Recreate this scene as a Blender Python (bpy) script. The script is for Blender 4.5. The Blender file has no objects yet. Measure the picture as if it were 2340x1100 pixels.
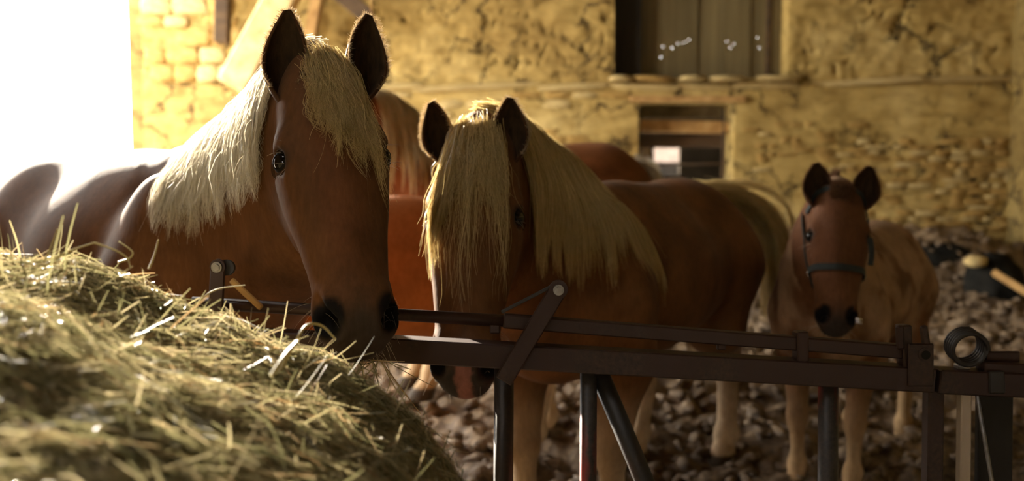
import bpy, bmesh, math, random
import numpy as np
from mathutils import Vector, Matrix

R = np.random.RandomState(7)
random.seed(7)
scene = bpy.context.scene
COL = scene.collection

# ------------------------------------------------------------------ camera, world, sun, exposure
F_PX = 2275.0
PITCH = math.atan(185.0 / F_PX)
CAM_Z = 1.45
cam_data = bpy.data.cameras.new('camera')
cam_data.sensor_width = 36.0
cam_data.lens = 35.0
cam_data.clip_start = 0.05
cam_data.clip_end = 200
cam_data.dof.use_dof = True
cam_data.dof.focus_distance = 2.2
cam_data.dof.aperture_fstop = 2.0
cam = bpy.data.objects.new('camera', cam_data)
COL.objects.link(cam)
cam.location = (0, 0, CAM_Z)
cam.rotation_euler = (math.pi / 2 - PITCH, 0, 0)
scene.camera = cam

world = bpy.data.worlds.new('daylight')
scene.world = world
world.use_nodes = True
wn = world.node_tree.nodes
wn['Background'].inputs['Color'].default_value = (1.0, 0.97, 0.91, 1)
wn['Background'].inputs['Strength'].default_value = 17.5

SUN_AZ = math.radians(59)     # from behind-left, seen from the camera
SUN_EL = math.radians(19)
sun_d = bpy.data.lights.new('sun', 'SUN')
sun_d.energy = 42.0
sun_d.angle = math.radians(1.2)
sun_d.color = (1.0, 0.90, 0.74)
sun = bpy.data.objects.new('sun', sun_d)
COL.objects.link(sun)
to_sun = Vector((-math.cos(SUN_AZ) * math.cos(SUN_EL), math.sin(SUN_AZ) * math.cos(SUN_EL), math.sin(SUN_EL)))
sun.rotation_euler = to_sun.to_track_quat('Z', 'Y').to_euler()
sun.location = to_sun * 20

scene.view_settings.view_transform = 'Standard'
scene.view_settings.look = 'None'
scene.view_settings.exposure = -0.18
scene.view_settings.gamma = 1.0
scene.view_settings.use_curve_mapping = False
scene.cycles.max_bounces = 6
scene.cycles.diffuse_bounces = 3
scene.cycles.glossy_bounces = 2
scene.cycles.transmission_bounces = 3
scene.cycles.use_adaptive_sampling = True
scene.cycles.adaptive_threshold = .2
scene.cycles.adaptive_min_samples = 16
scene.cycles.sample_clamp_indirect = 8.0

WALL_Y, LEFT_X, RIGHT_X, BACK_Y, CEIL_Z = 9.0, -3.3, 4.5, -2.6, 4.6
OPEN_Y0, OPEN_Y1, OPEN_Z = 4.4, 8.97, 4.15
# portal: guides sampling of the daylight that comes through the barn doorway
pl = bpy.data.lights.new('doorway_portal', 'AREA')
pl.shape = 'RECTANGLE'
pl.size, pl.size_y = OPEN_Y1 - OPEN_Y0, OPEN_Z
pl.cycles.is_portal = True
plo = bpy.data.objects.new('doorway_portal', pl)
COL.objects.link(plo)
plo.location = (LEFT_X - .2, (OPEN_Y0 + OPEN_Y1) / 2, OPEN_Z / 2)
plo.rotation_euler = Vector((-1, 0, 0)).to_track_quat('Z', 'Y').to_euler()
plo.rotation_euler = Matrix(((0, 0, -1), (1, 0, 0), (0, -1, 0))).to_euler()

_fw = np.array([0, math.cos(PITCH), -math.sin(PITCH)])
_up = np.array([0, math.sin(PITCH), math.cos(PITCH)])
_rt = np.array([1.0, 0, 0])


def P(px, py, d):
    """world point at depth d for a picture position, used to measure the place"""
    return np.array([0, 0, CAM_Z]) + d * (_fw + _rt * (px - 1170) / F_PX + _up * (550 - py) / F_PX)


# ------------------------------------------------------------------ numpy noise
def _hash(ix, iy, iz, seed):
    h = (ix.astype(np.int64) * 374761393 + iy.astype(np.int64) * 668265263 + iz.astype(np.int64) * 2147483647 + seed * 974634) & 0xffffffff
    h = ((h ^ (h >> 13)) * 1274126177) & 0xffffffff
    h = (h ^ (h >> 16)) & 0xffff
    return h.astype(np.float64) / 65535.0


def vnoise(p, seed=0):
    p = np.asarray(p, float)
    i = np.floor(p).astype(np.int64)
    f = p - i
    f = f * f * (3 - 2 * f)
    out = 0
    for dx in (0, 1):
        for dy in (0, 1):
            for dz in (0, 1):
                w = (f[..., 0] if dx else 1 - f[..., 0]) * (f[..., 1] if dy else 1 - f[..., 1]) * (f[..., 2] if dz else 1 - f[..., 2])
                out = out + w * _hash(i[..., 0] + dx, i[..., 1] + dy, i[..., 2] + dz, seed)
    return out


def fbm(p, octv=4, seed=0, gain=.5):
    p = np.asarray(p, float)
    a, s, t = 1.0, 0.0, 0.0
    for o in range(octv):
        s = s + a * (vnoise(p * 2 ** o, seed + o) - .5)
        t += a
        a *= gain
    return s / t


def worley2(p, seed=0):
    """2D worley: F1, F2 and id of nearest cell"""
    i = np.floor(p).astype(np.int64)
    f1 = np.full(p.shape[:-1], 9.0)
    f2 = f1.copy()
    cid = np.zeros(p.shape[:-1])
    z = np.zeros_like(i[..., 0])
    for dx in (-1, 0, 1):
        for dy in (-1, 0, 1):
            cx, cy = i[..., 0] + dx, i[..., 1] + dy
            jx = cx + .15 + .7 * _hash(cx, cy, z, seed)
            jy = cy + .15 + .7 * _hash(cx, cy, z, seed + 5)
            d = np.hypot(p[..., 0] - jx, p[..., 1] - jy)
            c = _hash(cx, cy, z, seed + 9)
            n = d < f1
            f2 = np.where(n, f1, np.minimum(f2, d))
            cid = np.where(n, c, cid)
            f1 = np.where(n, d, f1)
    return f1, f2, cid


def smooth(a, b, x):
    t = np.clip((x - a) / (b - a), 0, 1)
    return t * t * (3 - 2 * t)


# ------------------------------------------------------------------ mesh helpers
def np_mesh(name, verts, quads, smooth_shade=True):
    me = bpy.data.meshes.new(name)
    v = np.ascontiguousarray(verts, np.float32)
    q = np.ascontiguousarray(quads, np.int32)
    k = q.shape[1]
    me.vertices.add(len(v))
    me.vertices.foreach_set('co', v.ravel())
    me.loops.add(q.size)
    me.loops.foreach_set('vertex_index', q.ravel())
    me.polygons.add(len(q))
    me.polygons.foreach_set('loop_start', np.arange(0, q.size, k, dtype=np.int32))
    me.polygons.foreach_set('loop_total', np.full(len(q), k, np.int32))
    me.polygons.foreach_set('use_smooth', np.full(len(q), smooth_shade, bool))
    me.update(calc_edges=True)
    return me


def link(name, me, mat=None, parent=None):
    o = bpy.data.objects.new(name, me)
    COL.objects.link(o)
    if mat is not None and me is not None:
        me.materials.append(mat)
    if parent is not None:
        o.parent = parent
    return o


def tag(o, label=None, cat=None, group=None, kind=None):
    if label: o['label'] = label
    if cat: o['category'] = cat
    if group: o['group'] = group
    if kind: o['kind'] = kind
    return o


def empty(name, loc=(0, 0, 0), rz=0.0):
    o = bpy.data.objects.new(name, None)
    COL.objects.link(o)
    o.location = loc
    o.rotation_euler = (0, 0, rz)
    o.empty_display_size = .1
    return o


def mesh_from_bm(bm, name, smooth_shade=False):
    me = bpy.data.meshes.new(name)
    bm.to_mesh(me)
    bm.free()
    if smooth_shade:
        me.polygons.foreach_set('use_smooth', np.ones(len(me.polygons), bool))
    return me


def bm_box(bm, size, mat=None, bevel=0.0):
    m = Matrix.Identity(4) if mat is None else mat
    r = bmesh.ops.create_cube(bm, size=1.0, matrix=m @ Matrix.Diagonal((*size, 1)))
    if bevel:
        es = list({e for v in r['verts'] for e in v.link_edges})
        bmesh.ops.bevel(bm, geom=es, offset=bevel, segments=1, affect='EDGES', clamp_overlap=True)


def axis_mat(a, b, roll_ref=(0, -1, 0)):
    """matrix with local Z along a->b at the middle"""
    a, b = Vector(a), Vector(b)
    z = (b - a).normalized()
    y = Vector(roll_ref)
    if abs(z.dot(y)) > .98: y = Vector((0, 0, 1))
    y = (y - z * y.dot(z)).normalized()
    x = y.cross(z)
    m = Matrix((x, y, z)).transposed().to_4x4()
    m.translation = (a + b) / 2
    return m


def bar(name, a, b, w, t, mat, parent, bevel=.003, ref=(0, -1, 0)):
    """flat or square bar from a to b; w across, t along ref"""
    bm = bmesh.new()
    L = (Vector(b) - Vector(a)).length
    bm_box(bm, (w, t, L), axis_mat(a, b, ref), bevel)
    return link(name, mesh_from_bm(bm, name), mat, parent)


def pipe(name, a, b, r, mat, parent, seg=20, r2=None):
    bm = bmesh.new()
    L = (Vector(b) - Vector(a)).length
    bmesh.ops.create_cone(bm, cap_ends=True, segments=seg, radius1=r, radius2=r if r2 is None else r2, depth=L, matrix=axis_mat(a, b))
    me = mesh_from_bm(bm, name)
    for p in me.polygons:
        p.use_smooth = len(p.vertices) == 4
    return link(name, me, mat, parent)


def strands(paths, r0, r1=None, sides=3, name='hair'):
    """paths (N,S,3) -> tapered tubes"""
    N, S, _ = paths.shape
    if r1 is None: r1 = r0 * .25
    tan = np.gradient(paths, axis=1)
    tan /= np.linalg.norm(tan, axis=2, keepdims=True) + 1e-9
    ref = R.normal(size=(N, 1, 3))
    n = np.cross(tan, np.broadcast_to(ref, tan.shape))
    n /= np.linalg.norm(n, axis=2, keepdims=True) + 1e-9
    b = np.cross(tan, n)
    t = np.linspace(0, 1, S)[None, :, None]
    r0 = np.asarray(r0, float).reshape(-1, 1, 1)
    r1 = np.asarray(r1, float).reshape(-1, 1, 1)
    rad = r0 + (r1 - r0) * t ** 1.5
    rings = []
    for k in range(sides):
        a = 2 * math.pi * k / sides
        rings.append(paths + rad * (n * math.cos(a) + b * math.sin(a)))
    v = np.stack(rings, 2)                    # N,S,sides,3
    idx = np.arange(N * S * sides).reshape(N, S, sides)
    q = []
    for k in range(sides):
        k2 = (k + 1) % sides
        q.append(np.stack([idx[:, :-1, k], idx[:, :-1, k2], idx[:, 1:, k2], idx[:, 1:, k]], -1).reshape(-1, 4))
    return np_mesh(name, v.reshape(-1, 3), np.concatenate(q))


def blades(paths, width, name='blades', taper=False):
    """paths (N,S,3) -> flat ribbons, random twist"""
    N, S, _ = paths.shape
    tan = np.gradient(paths, axis=1)
    tan /= np.linalg.norm(tan, axis=2, keepdims=True) + 1e-9
    ref = np.broadcast_to(R.normal(size=(N, 1, 3)), tan.shape)
    n = np.cross(tan, ref)
    n /= np.linalg.norm(n, axis=2, keepdims=True) + 1e-9
    w = np.asarray(width, float).reshape(-1, 1, 1) * ((1 - .5 * np.linspace(-1, 1, S)[None, :, None] ** 2) if not taper else (1 - .75 * np.linspace(0, 1, S)[None, :, None] ** 2))
    v = np.stack([paths - n * w, paths + n * w], 2)
    idx = np.arange(N * S * 2).reshape(N, S, 2)
    q = np.stack([idx[:, :-1, 0], idx[:, :-1, 1], idx[:, 1:, 1], idx[:, 1:, 0]], -1).reshape(-1, 4)
    return np_mesh(name, v.reshape(-1, 3), q)


# ------------------------------------------------------------------ materials
def new_mat(name):
    m = bpy.data.materials.new(name)
    m.use_nodes = True
    nt = m.node_tree
    b = nt.nodes['Principled BSDF']
    return m, nt, b


def noise_node(nt, scale, detail=4, rough=.55, coord='Object', vec_scale=None, dist=0.0):
    tc = nt.nodes.new('ShaderNodeTexCoord')
    n = nt.nodes.new('ShaderNodeTexNoise')
    n.inputs['Scale'].default_value = scale
    n.inputs['Detail'].default_value = detail
    n.inputs['Roughness'].default_value = rough
    n.inputs['Distortion'].default_value = dist
    src = tc.outputs[coord]
    if vec_scale:
        mp = nt.nodes.new('ShaderNodeMapping')
        mp.inputs['Scale'].default_value = vec_scale
        nt.links.new(src, mp.inputs['Vector'])
        src = mp.outputs['Vector']
    nt.links.new(src, n.inputs['Vector'])
    return n


def ramp(nt, src, stops):
    r = nt.nodes.new('ShaderNodeValToRGB')
    e = r.color_ramp.elements
    while len(e) < len(stops): e.new(.5)
    for el, (p, c) in zip(e, stops):
        el.position = p
        el.color = (*c, 1)
    nt.links.new(src, r.inputs['Fac'])
    return r


def mixc(nt, fac, a, b, mode='MIX'):
    m = nt.nodes.new('ShaderNodeMix')
    m.data_type = 'RGBA'
    m.blend_type = mode
    for s, v in (('Factor', fac), ('A', a), ('B', b)):
        i = [x for x in m.inputs if x.name == s and (x.type == 'RGBA' if s != 'Factor' else x.type == 'VALUE')][0]
        if isinstance(v, (int, float)): i.default_value = v
        elif isinstance(v, tuple): i.default_value = (*v, 1)
        else: nt.links.new(v, i)
    return [x for x in m.outputs if x.type == 'RGBA'][0]


def bump(nt, b, src, strength=.3, dist=.01):
    bp = nt.nodes.new('ShaderNodeBump')
    bp.inputs['Strength'].default_value = strength
    bp.inputs['Distance'].default_value = dist
    nt.links.new(src, bp.inputs['Height'])
    nt.links.new(bp.outputs['Normal'], b.inputs['Normal'])
    return bp


def simple(name, stops, scale=6, rough=.7, metal=0, bump_s=.2, vec=None, spec=.4, bdist=.01, rough_var=None):
    m, nt, b = new_mat(name)
    n = noise_node(nt, scale, vec_scale=vec)
    c = ramp(nt, n.outputs['Fac'], stops)
    nt.links.new(c.outputs['Color'], b.inputs['Base Color'])
    b.inputs['Roughness'].default_value = rough
    b.inputs['Metallic'].default_value = metal
    b.inputs['Specular IOR Level'].default_value = spec
    if bump_s: bump(nt, b, n.outputs['Fac'], bump_s, bdist)
    return m


def hair_mat(name, c_dark, c_light, trans=.35, scale=25, rough=.42, spec=.5):
    m, nt, b = new_mat(name)
    n = nt.nodes.new('ShaderNodeNewGeometry')
    c = ramp(nt, n.outputs['Random Per Island'], [(.0, c_dark), (1, c_light)])
    nt.links.new(c.outputs['Color'], b.inputs['Base Color'])
    b.inputs['Roughness'].default_value = rough
    b.inputs['Specular IOR Level'].default_value = spec
    tr = nt.nodes.new('ShaderNodeBsdfTranslucent')
    nt.links.new(c.outputs['Color'], tr.inputs['Color'])
    mx = nt.nodes.new('ShaderNodeMixShader')
    mx.inputs[0].default_value = trans
    nt.links.new(b.outputs[0], mx.inputs[1])
    nt.links.new(tr.outputs[0], mx.inputs[2])
    nt.links.new(mx.outputs[0], nt.nodes['Material Output'].inputs['Surface'])
    return m


def coat_mat(name):
    m, nt, b = new_mat(name)
    at = nt.nodes.new('ShaderNodeAttribute')
    at.attribute_name = 'coat'
    n = noise_node(nt, 7, 5, .6)
    v = ramp(nt, n.outputs['Fac'], [(.25, (.62, .60, .58)), (.75, (1.25, 1.22, 1.2))])
    col = mixc(nt, 1.0, at.outputs['Color'], v.outputs['Color'], 'MULTIPLY')
    n2 = noise_node(nt, 90, 3, .6, vec_scale=(1, 1, .25))
    v2 = ramp(nt, n2.outputs['Fac'], [(.3, (.75, .75, .75)), (.7, (1.2, 1.2, 1.2))])
    col2 = mixc(nt, .6, col, v2.outputs['Color'], 'MULTIPLY')
    nt.links.new(col2, b.inputs['Base Color'])
    b.inputs['Roughness'].default_value = .72
    b.inputs['Specular IOR Level'].default_value = .12
    b.inputs['Sheen Weight'].default_value = .04
    b.inputs['Sheen Roughness'].default_value = .35
    b.inputs['Sheen Tint'].default_value = (1, .86, .7, 1)
    bump(nt, b, n2.outputs['Fac'], .25, .004)
    return m


M = {}
M['coat'] = coat_mat('short_coat')
M['skin'] = simple('dark_skin', [(.3, (.008, .007, .006)), (.7, (.02, .016, .013))], 60, .85, bump_s=.2, bdist=.002, spec=.1)
M['ear_in'] = simple('inner_ear_fur', [(.3, (.022, .014, .008)), (.7, (.06, .034, .016))], 80, .9, bump_s=.4, vec=(1, 1, .3), bdist=.004, spec=.1)
M['flaxen'] = hair_mat('flaxen_hair', (.50, .43, .30), (.90, .83, .67), .45)
M['flaxen_gold'] = hair_mat('golden_flaxen_hair', (.36, .25, .09), (.82, .64, .30), .45)
M['fuzz'] = hair_mat('rim_fuzz', (.55, .42, .25), (.9, .78, .58), .6, rough=.6)
M['foal_fuzz'] = hair_mat('foal_fuzz', (.16, .07, .025), (.34, .17, .07), .45, rough=.7)
M['whisker'] = hair_mat('whisker', (.4, .35, .28), (.6, .52, .42), .5)
M['hoof'] = simple('hoof_horn', [(.3, (.05, .04, .03)), (.7, (.12, .09, .06))], 20, .6)
m, nt, b = new_mat('eye_dark')
b.inputs['Base Color'].default_value = (.008, .006, .005, 1)
b.inputs['Roughness'].default_value = .04
b.inputs['Specular IOR Level'].default_value = .25
M['eye'] = m


# painted, rusting steel
def steel(name, paint, amount, rust=((.045, .018, .009), (.11, .05, .025))):
    m, nt, b = new_mat(name)
    n = noise_node(nt, 22, 6, .65)
    n2 = noise_node(nt, 90, 4, .6)
    r = ramp(nt, n2.outputs['Fac'], [(.3, rust[0]), (.7, rust[1])])
    n3 = noise_node(nt, 5, 5, .6, vec_scale=(1, 1, .35))
    f = ramp(nt, n3.outputs['Fac'], [(amount - .04, (0, 0, 0)), (amount + .04, (1, 1, 1))])
    c = mixc(nt, f.outputs['Color'], r.outputs['Color'], paint)
    nt.links.new(c, b.inputs['Base Color'])
    b.inputs['Roughness'].default_value = .5
    b.inputs['Metallic'].default_value = .25
    bump(nt, b, n.outputs['Fac'], .25, .003)
    return m


M['steel'] = steel('brown_painted_steel', (.034, .013, .008), .45, ((.018, .009, .006), (.055, .026, .015)))
M['steel_dark'] = steel('dark_bare_steel', (.028, .024, .021), .4, ((.018, .012, .009), (.045, .028, .018)))
M['steel_red'] = steel('flaking_red_paint', (.30, .035, .025), .52, ((.03, .028, .026), (.07, .055, .045)))
M['zinc'] = simple('worn_zinc', [(.3, (.18, .17, .16)), (.7, (.36, .34, .31))], 40, .4, .6, .15, bdist=.002)
M['pale_wood'] = simple('pale_planed_wood', [(.3, (.36, .28, .19)), (.7, (.52, .42, .30))], 12, .6, 0, .2, (1, 1, .1))
M['dark_wood'] = simple('dark_board', [(.3, (.012, .010, .008)), (.7, (.035, .028, .02))], 12, .8, 0, .3, (1, 1, .1))
M['beam'] = simple('old_timber', [(.25, (.22, .11, .035)), (.55, (.42, .24, .08)), (.8, (.55, .36, .15))], 9, .8, 0, .5, (1, .12, 1))
M['beam_dark'] = simple('dark_timber', [(.3, (.03, .018, .010)), (.7, (.10, .058, .025))], 9, .85, 0, .5, (.15, 1, 1))  # darkest of the timber tones
M['nylon'] = simple('dark_webbing', [(.3, (.010, .014, .013)), (.7, (.030, .038, .034))], 160, .75, 0, .4, bdist=.002)
M['chrome'] = simple('chrome', [(.3, (.6, .6, .6)), (.7, (.8, .8, .8))], 30, .15, 1, 0)
M['sunlit_timber'] = simple('sunlit_timber_tint', [(.25, (.42, .28, .11)), (.75, (.72, .54, .28))], 9, .8, 0, .5, (1, .12, 1))  # brace timber with the sunlight put into its pale colour
M['rubble'] = simple('black_sheeting', [(.3, (.008, .008, .007)), (.7, (.022, .020, .016))], 5, .95, 0, .6, spec=.05)


# ------------------------------------------------------------------ the setting
def wall_material(name, tone=1.0):
    m, nt, b = new_mat(name)
    t = tone
    n = noise_node(nt, .75, 7, .62)
    base = ramp(nt, n.outputs['Fac'], [(.30, (.27 * t, .172 * t, .054 * t)), (.5, (.46 * t, .325 * t, .112 * t)), (.68, (.62 * t, .48 * t, .205 * t))])
    n2 = noise_node(nt, 9, 6, .7, vec_scale=(.45, 1, 1.4))
    v2 = ramp(nt, n2.outputs['Fac'], [(.28, (.52, .46, .38)), (.5, (.95, .93, .9)), (.75, (1.2, 1.2, 1.2))])
    c = mixc(nt, .9, base.outputs['Color'], v2.outputs['Color'], 'MULTIPLY')
    # cracks: distorted cell edges, broken up
    tc = nt.nodes.new('ShaderNodeTexCoord')
    nd = nt.nodes.new('ShaderNodeTexNoise')
    nd.inputs['Scale'].default_value = 2.6
    nd.inputs['Detail'].default_value = 9
    nd.inputs['Roughness'].default_value = .62
    nt.links.new(tc.outputs['Object'], nd.inputs['Vector'])
    add = nt.nodes.new('ShaderNodeVectorMath')
    add.operation = 'MULTIPLY_ADD'
    add.inputs[1].default_value = (.7, .7, .7)
    nt.links.new(nd.outputs['Color'], add.inputs[0])
    nt.links.new(tc.outputs['Object'], add.inputs[2])
    vo = nt.nodes.new('ShaderNodeTexVoronoi')
    vo.feature = 'DISTANCE_TO_EDGE'
    vo.inputs['Scale'].default_value = 2.3
    nt.links.new(add.outputs[0], vo.inputs['Vector'])
    cr = ramp(nt, vo.outputs['Distance'], [(.012, (1, 1, 1)), (.05, (0, 0, 0))])
    nb = noise_node(nt, 1.7, 4)
    br = ramp(nt, nb.outputs['Fac'], [(.42, (0, 0, 0)), (.52, (1, 1, 1))])
    f = mixc(nt, 1.0, cr.outputs['Color'], br.outputs['Color'], 'MULTIPLY')
    sepn = nt.nodes.new('ShaderNodeRGBToBW')
    nt.links.new(f, sepn.inputs[0])
    mulv = nt.nodes.new('ShaderNodeMath')
    mulv.operation = 'MULTIPLY'
    mulv.inputs[1].default_value = .92
    nt.links.new(sepn.outputs[0], mulv.inputs[0])
    c2 = mixc(nt, mulv.outputs[0], c, (.035, .022, .010))
    nt.links.new(c2, b.inputs['Base Color'])
    b.inputs['Roughness'].default_value = .9
    b.inputs['Specular IOR Level'].default_value = .1
    bump(nt, b, n2.outputs['Fac'], .55, .03)
    return m


M['wall'] = wall_material('limewashed_rubble')
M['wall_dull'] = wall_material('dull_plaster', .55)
M['stone'] = simple('ochre_stone', [(.25, (.24, .135, .04)), (.5, (.42, .26, .08)), (.75, (.55, .39, .15))], 5, .9, 0, .6, (.5, 1, 1.5), bdist=.02, spec=.1)
M['stone_pale'] = simple('limewashed_stone', [(.25, (.36, .25, .10)), (.75, (.62, .48, .22))], 5, .9, 0, .5, bdist=.02, spec=.1)
m, nt, b = new_mat('trampled_muck')
n = noise_node(nt, 14, 7, .7)
n2 = noise_node(nt, 2.2, 4)
c = ramp(nt, n.outputs['Fac'], [(.3, (.055, .034, .018)), (.5, (.20, .135, .078)), (.7, (.44, .32, .19))])
v = ramp(nt, n2.outputs['Fac'], [(.3, (.6, .6, .6)), (.7, (1.15, 1.15, 1.15))])
nt.links.new(mixc(nt, 1.0, c.outputs['Color'], v.outputs['Color'], 'MULTIPLY'), b.inputs['Base Color'])
b.inputs['Roughness'].default_value = .6
b.inputs['Specular IOR Level'].default_value = .35
bump(nt, b, n.outputs['Fac'], .8, .03)
M['muck'] = m
M['ceil'] = simple('dusty_boards', [(.3, (.06, .04, .022)), (.7, (.13, .09, .05))], 5, .9, 0, .4, (.2, 1, 1))
M['yard'] = simple('pale_yard_gravel', [(.3, (.42, .38, .32)), (.7, (.60, .56, .48))], 9, .9)


def floor_h(x, y):
    base = np.interp(y, [2.6, 4.4, 6.0, 8.0, 8.8], [0, .12, .24, .36, .60])
    return base


xs = np.arange(LEFT_X - .1, RIGHT_X + .12, .03)
ys = np.concatenate([np.arange(BACK_Y, 2.6, .12), np.arange(2.6, WALL_Y + .05, .03)])
X, Y = np.meshgrid(xs, ys, indexing='ij')
pp = np.stack([X, Y, 0 * X], -1)
Z = floor_h(X, Y) + .12 * fbm(pp * 1.6, 3, 3) + .16 * np.abs(fbm(pp * 6.5, 4, 11, .6)) * smooth(2.4, 3.2, Y) + .10 * fbm(pp * 15, 3, 21) * smooth(2.4, 3.2, Y) - .04
# heaped litter towards the right-hand corner
Z += .34 * np.exp(-(((X - 3.6) / .9) ** 2 + ((Y - 8.4) / .8) ** 2)) + .22 * np.exp(-(((X - 2.3) / .8) ** 2 + ((Y - 8.9) / .5) ** 2))
nx, ny = X.shape
idx = np.arange(nx * ny).reshape(nx, ny)
q = np.stack([idx[:-1, :-1], idx[1:, :-1], idx[1:, 1:], idx[:-1, 1:]], -1).reshape(-1, 4)
floor = link('floor', np_mesh('floor', np.stack([X, Y, Z], -1).reshape(-1, 3), q), M['muck'])
tag(floor, kind='structure')


def ground_z(x, y):
    i = np.clip(np.searchsorted(xs, x), 0, len(xs) - 1)
    j = np.clip(np.searchsorted(ys, y), 0, len(ys) - 1)
    return Z[i, j]


# clods of trodden straw and muck, uncountable
ico = bmesh.new()
bmesh.ops.create_icosphere(ico, subdivisions=1, radius=1)
iv = np.array([v.co[:] for v in ico.verts])
ifc = np.array([[v.index for v in f.verts] for f in ico.faces])
ico.free()
NC = 5200
cx = R.uniform(-2.6, 4.2, NC)
cy = 3.0 + 5.6 * R.uniform(0, 1, NC) ** 1.2
cs = R.uniform(.012, .045, NC) * (1 + .6 * (R.uniform(size=NC) > .92))
cz = ground_z(cx, cy) + cs * .2
an = R.uniform(0, 6.28, NC)
sc = np.stack([cs * R.uniform(.8, 1.7, NC), cs * R.uniform(.7, 1.1, NC), cs * R.uniform(.4, .8, NC)], -1)
vv = iv[None] * (1 + .35 * R.uniform(-1, 1, (NC, len(iv), 1))) * sc[:, None]
ca, sa = np.cos(an)[:, None], np.sin(an)[:, None]
vx = vv[..., 0] * ca - vv[..., 1] * sa + cx[:, None]
vy = vv[..., 0] * sa + vv[..., 1] * ca + cy[:, None]
vz = vv[..., 2] + cz[:, None] + vv[..., 0] * R.uniform(-.4, .4, (NC, 1))
ff = (ifc[None] + (np.arange(NC) * len(iv))[:, None, None]).reshape(-1, 3)
cl = link('muck_clods', np_mesh('muck_clods', np.stack([vx, vy, vz], -1).reshape(-1, 3), ff), M['muck'], floor)
tag(cl, kind='stuff')

# openings in the far wall (x0, x1, z0, z1)
u0, u1 = P(1400, 100, WALL_Y), P(1795, 100, WALL_Y)
sill = P(1600, 181, WALL_Y)[2]
UP = (u0[0], u1[0], sill, 3.75)
d0, d1 = P(1456, 300, WALL_Y), P(1676, 300, WALL_Y)
DOOR = (d0[0], d1[0], 0.0, P(1560, 236, WALL_Y)[2])
LEDGE_Z = P(1600, 190, WALL_Y)[2]


def in_rect(x, z, r, m=0):
    return (x > r[0] - m) & (x < r[1] + m) & (z > r[2] - m) & (z < r[3] + m)


def snap_axis(lo, hi, step, keys):
    a = np.arange(lo, hi + step * .5, step)
    for k in keys:
        a[np.argmin(abs(a - k))] = k
    return np.sort(a)


wx = snap_axis(LEFT_X, RIGHT_X, .022, [UP[0], UP[1], DOOR[0], DOOR[1]])
wz = snap_axis(0, CEIL_Z, .022, [UP[2], UP[3], DOOR[3]])
XX, ZZ = np.meshgrid(wx, wz, indexing='ij')
p2 = np.stack([XX, ZZ], -1)
warp = np.stack([fbm(np.stack([XX * 3, ZZ * 3, 0 * XX], -1), 3, 31), fbm(np.stack([XX * 3, ZZ * 3, 0 * XX + 9], -1), 3, 37)], -1)
warp2 = np.stack([fbm(np.stack([XX * 9, ZZ * 9, 0 * XX], -1), 3, 33), fbm(np.stack([XX * 9, ZZ * 9, 0 * XX + 9], -1), 3, 39)], -1)
f1, f2, cid = worley2(p2 * np.array([2.6, 4.4]) + warp * 1.2 + warp2 * .9, 4)
p3 = np.stack([XX, ZZ, 0 * XX], -1)
upper = smooth(LEDGE_Z - .05, LEDGE_Z + .05, ZZ)
disp = .016 * smooth(.0, .22, f2 - f1) * (.2 + .8 * cid) + .065 * fbm(p3 * np.array([5, 8, 1]), 5, 41, .62)
lay = fbm(p3 * np.array([2.5, 22, 1]), 4, 51)
patch = smooth(.0, .15, fbm(p3 * 1.3, 3, 61) + .04)
disp = disp * (.35 + .45 * upper) + .04 * lay * (1 - upper) * (.35 + .65 * patch)
crack = smooth(.05, .0, f2 - f1) * smooth(.45, .6, vnoise(p3 * 1.8, 77))
disp -= .05 * crack * upper
disp *= 1 - .0 * upper
nearopen = in_rect(XX, ZZ, UP, .03) | in_rect(XX, ZZ, DOOR, .03)
disp = np.where(nearopen, disp * .4, disp)
YY = WALL_Y - disp - .03 * (1 - upper) * smooth(LEDGE_Z, LEDGE_Z - .02, ZZ)
nx, nz = XX.shape
idx = np.arange(nx * nz).reshape(nx, nz)
xc = (wx[:-1] + wx[1:]) / 2
zc = (wz[:-1] + wz[1:]) / 2
XC, ZC = np.meshgrid(xc, zc, indexing='ij')
keep = ~(in_rect(XC, ZC, UP) | in_rect(XC, ZC, DOOR))
q = np.stack([idx[:-1, :-1], idx[1:, :-1], idx[1:, 1:], idx[:-1, 1:]], -1)[keep]
wall_far = link('wall_far', np_mesh('wall_far', np.stack([XX, YY, ZZ], -1).reshape(-1, 3), q), M['wall'])
tag(wall_far, kind='structure')
# reveals of the two openings and the thickness of the wall behind
WT = .55
bm = bmesh.new()
for r in (UP, DOOR):
    x0, x1, z0, z1 = r
    yc = WALL_Y + WT / 2
    bm_box(bm, (.06, WT, z1 - z0), Matrix.Translation((x0 - .03, yc + .01, (z0 + z1) / 2)))
    bm_box(bm, (.06, WT, z1 - z0), Matrix.Translation((x1 + .03, yc + .01, (z0 + z1) / 2)))
    bm_box(bm, (x1 - x0 + .12, WT, .06), Matrix.Translation(((x0 + x1) / 2, yc + .01, z1 + .03)))
    if z0 > .1: bm_box(bm, (x1 - x0 + .12, WT, .06), Matrix.Translation(((x0 + x1) / 2, yc + .01, z0 - .03)))
link('reveal', mesh_from_bm(bm, 'reveal'), M['wall'], wall_far)
# solid core so that no daylight leaks past the rubble face
bm = bmesh.new()
yb = WALL_Y + WT - .05


def slab(x0, x1, z0, z1, y=yb, t=.1):
    bm_box(bm, (x1 - x0, t, z1 - z0), Matrix.Translation(((x0 + x1) / 2, y, (z0 + z1) / 2)))


slab(LEFT_X - .3, DOOR[0], 0, CEIL_Z + .1)
slab(DOOR[1], UP[1], 0, UP[2])
slab(UP[1], RIGHT_X + .3, 0, CEIL_Z + .1)
slab(DOOR[0], DOOR[1], DOOR[3], UP[2])
slab(DOOR[0], UP[1], UP[3], CEIL_Z + .1)
link('core', mesh_from_bm(bm, 'core'), M['wall_dull'], wall_far)


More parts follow.
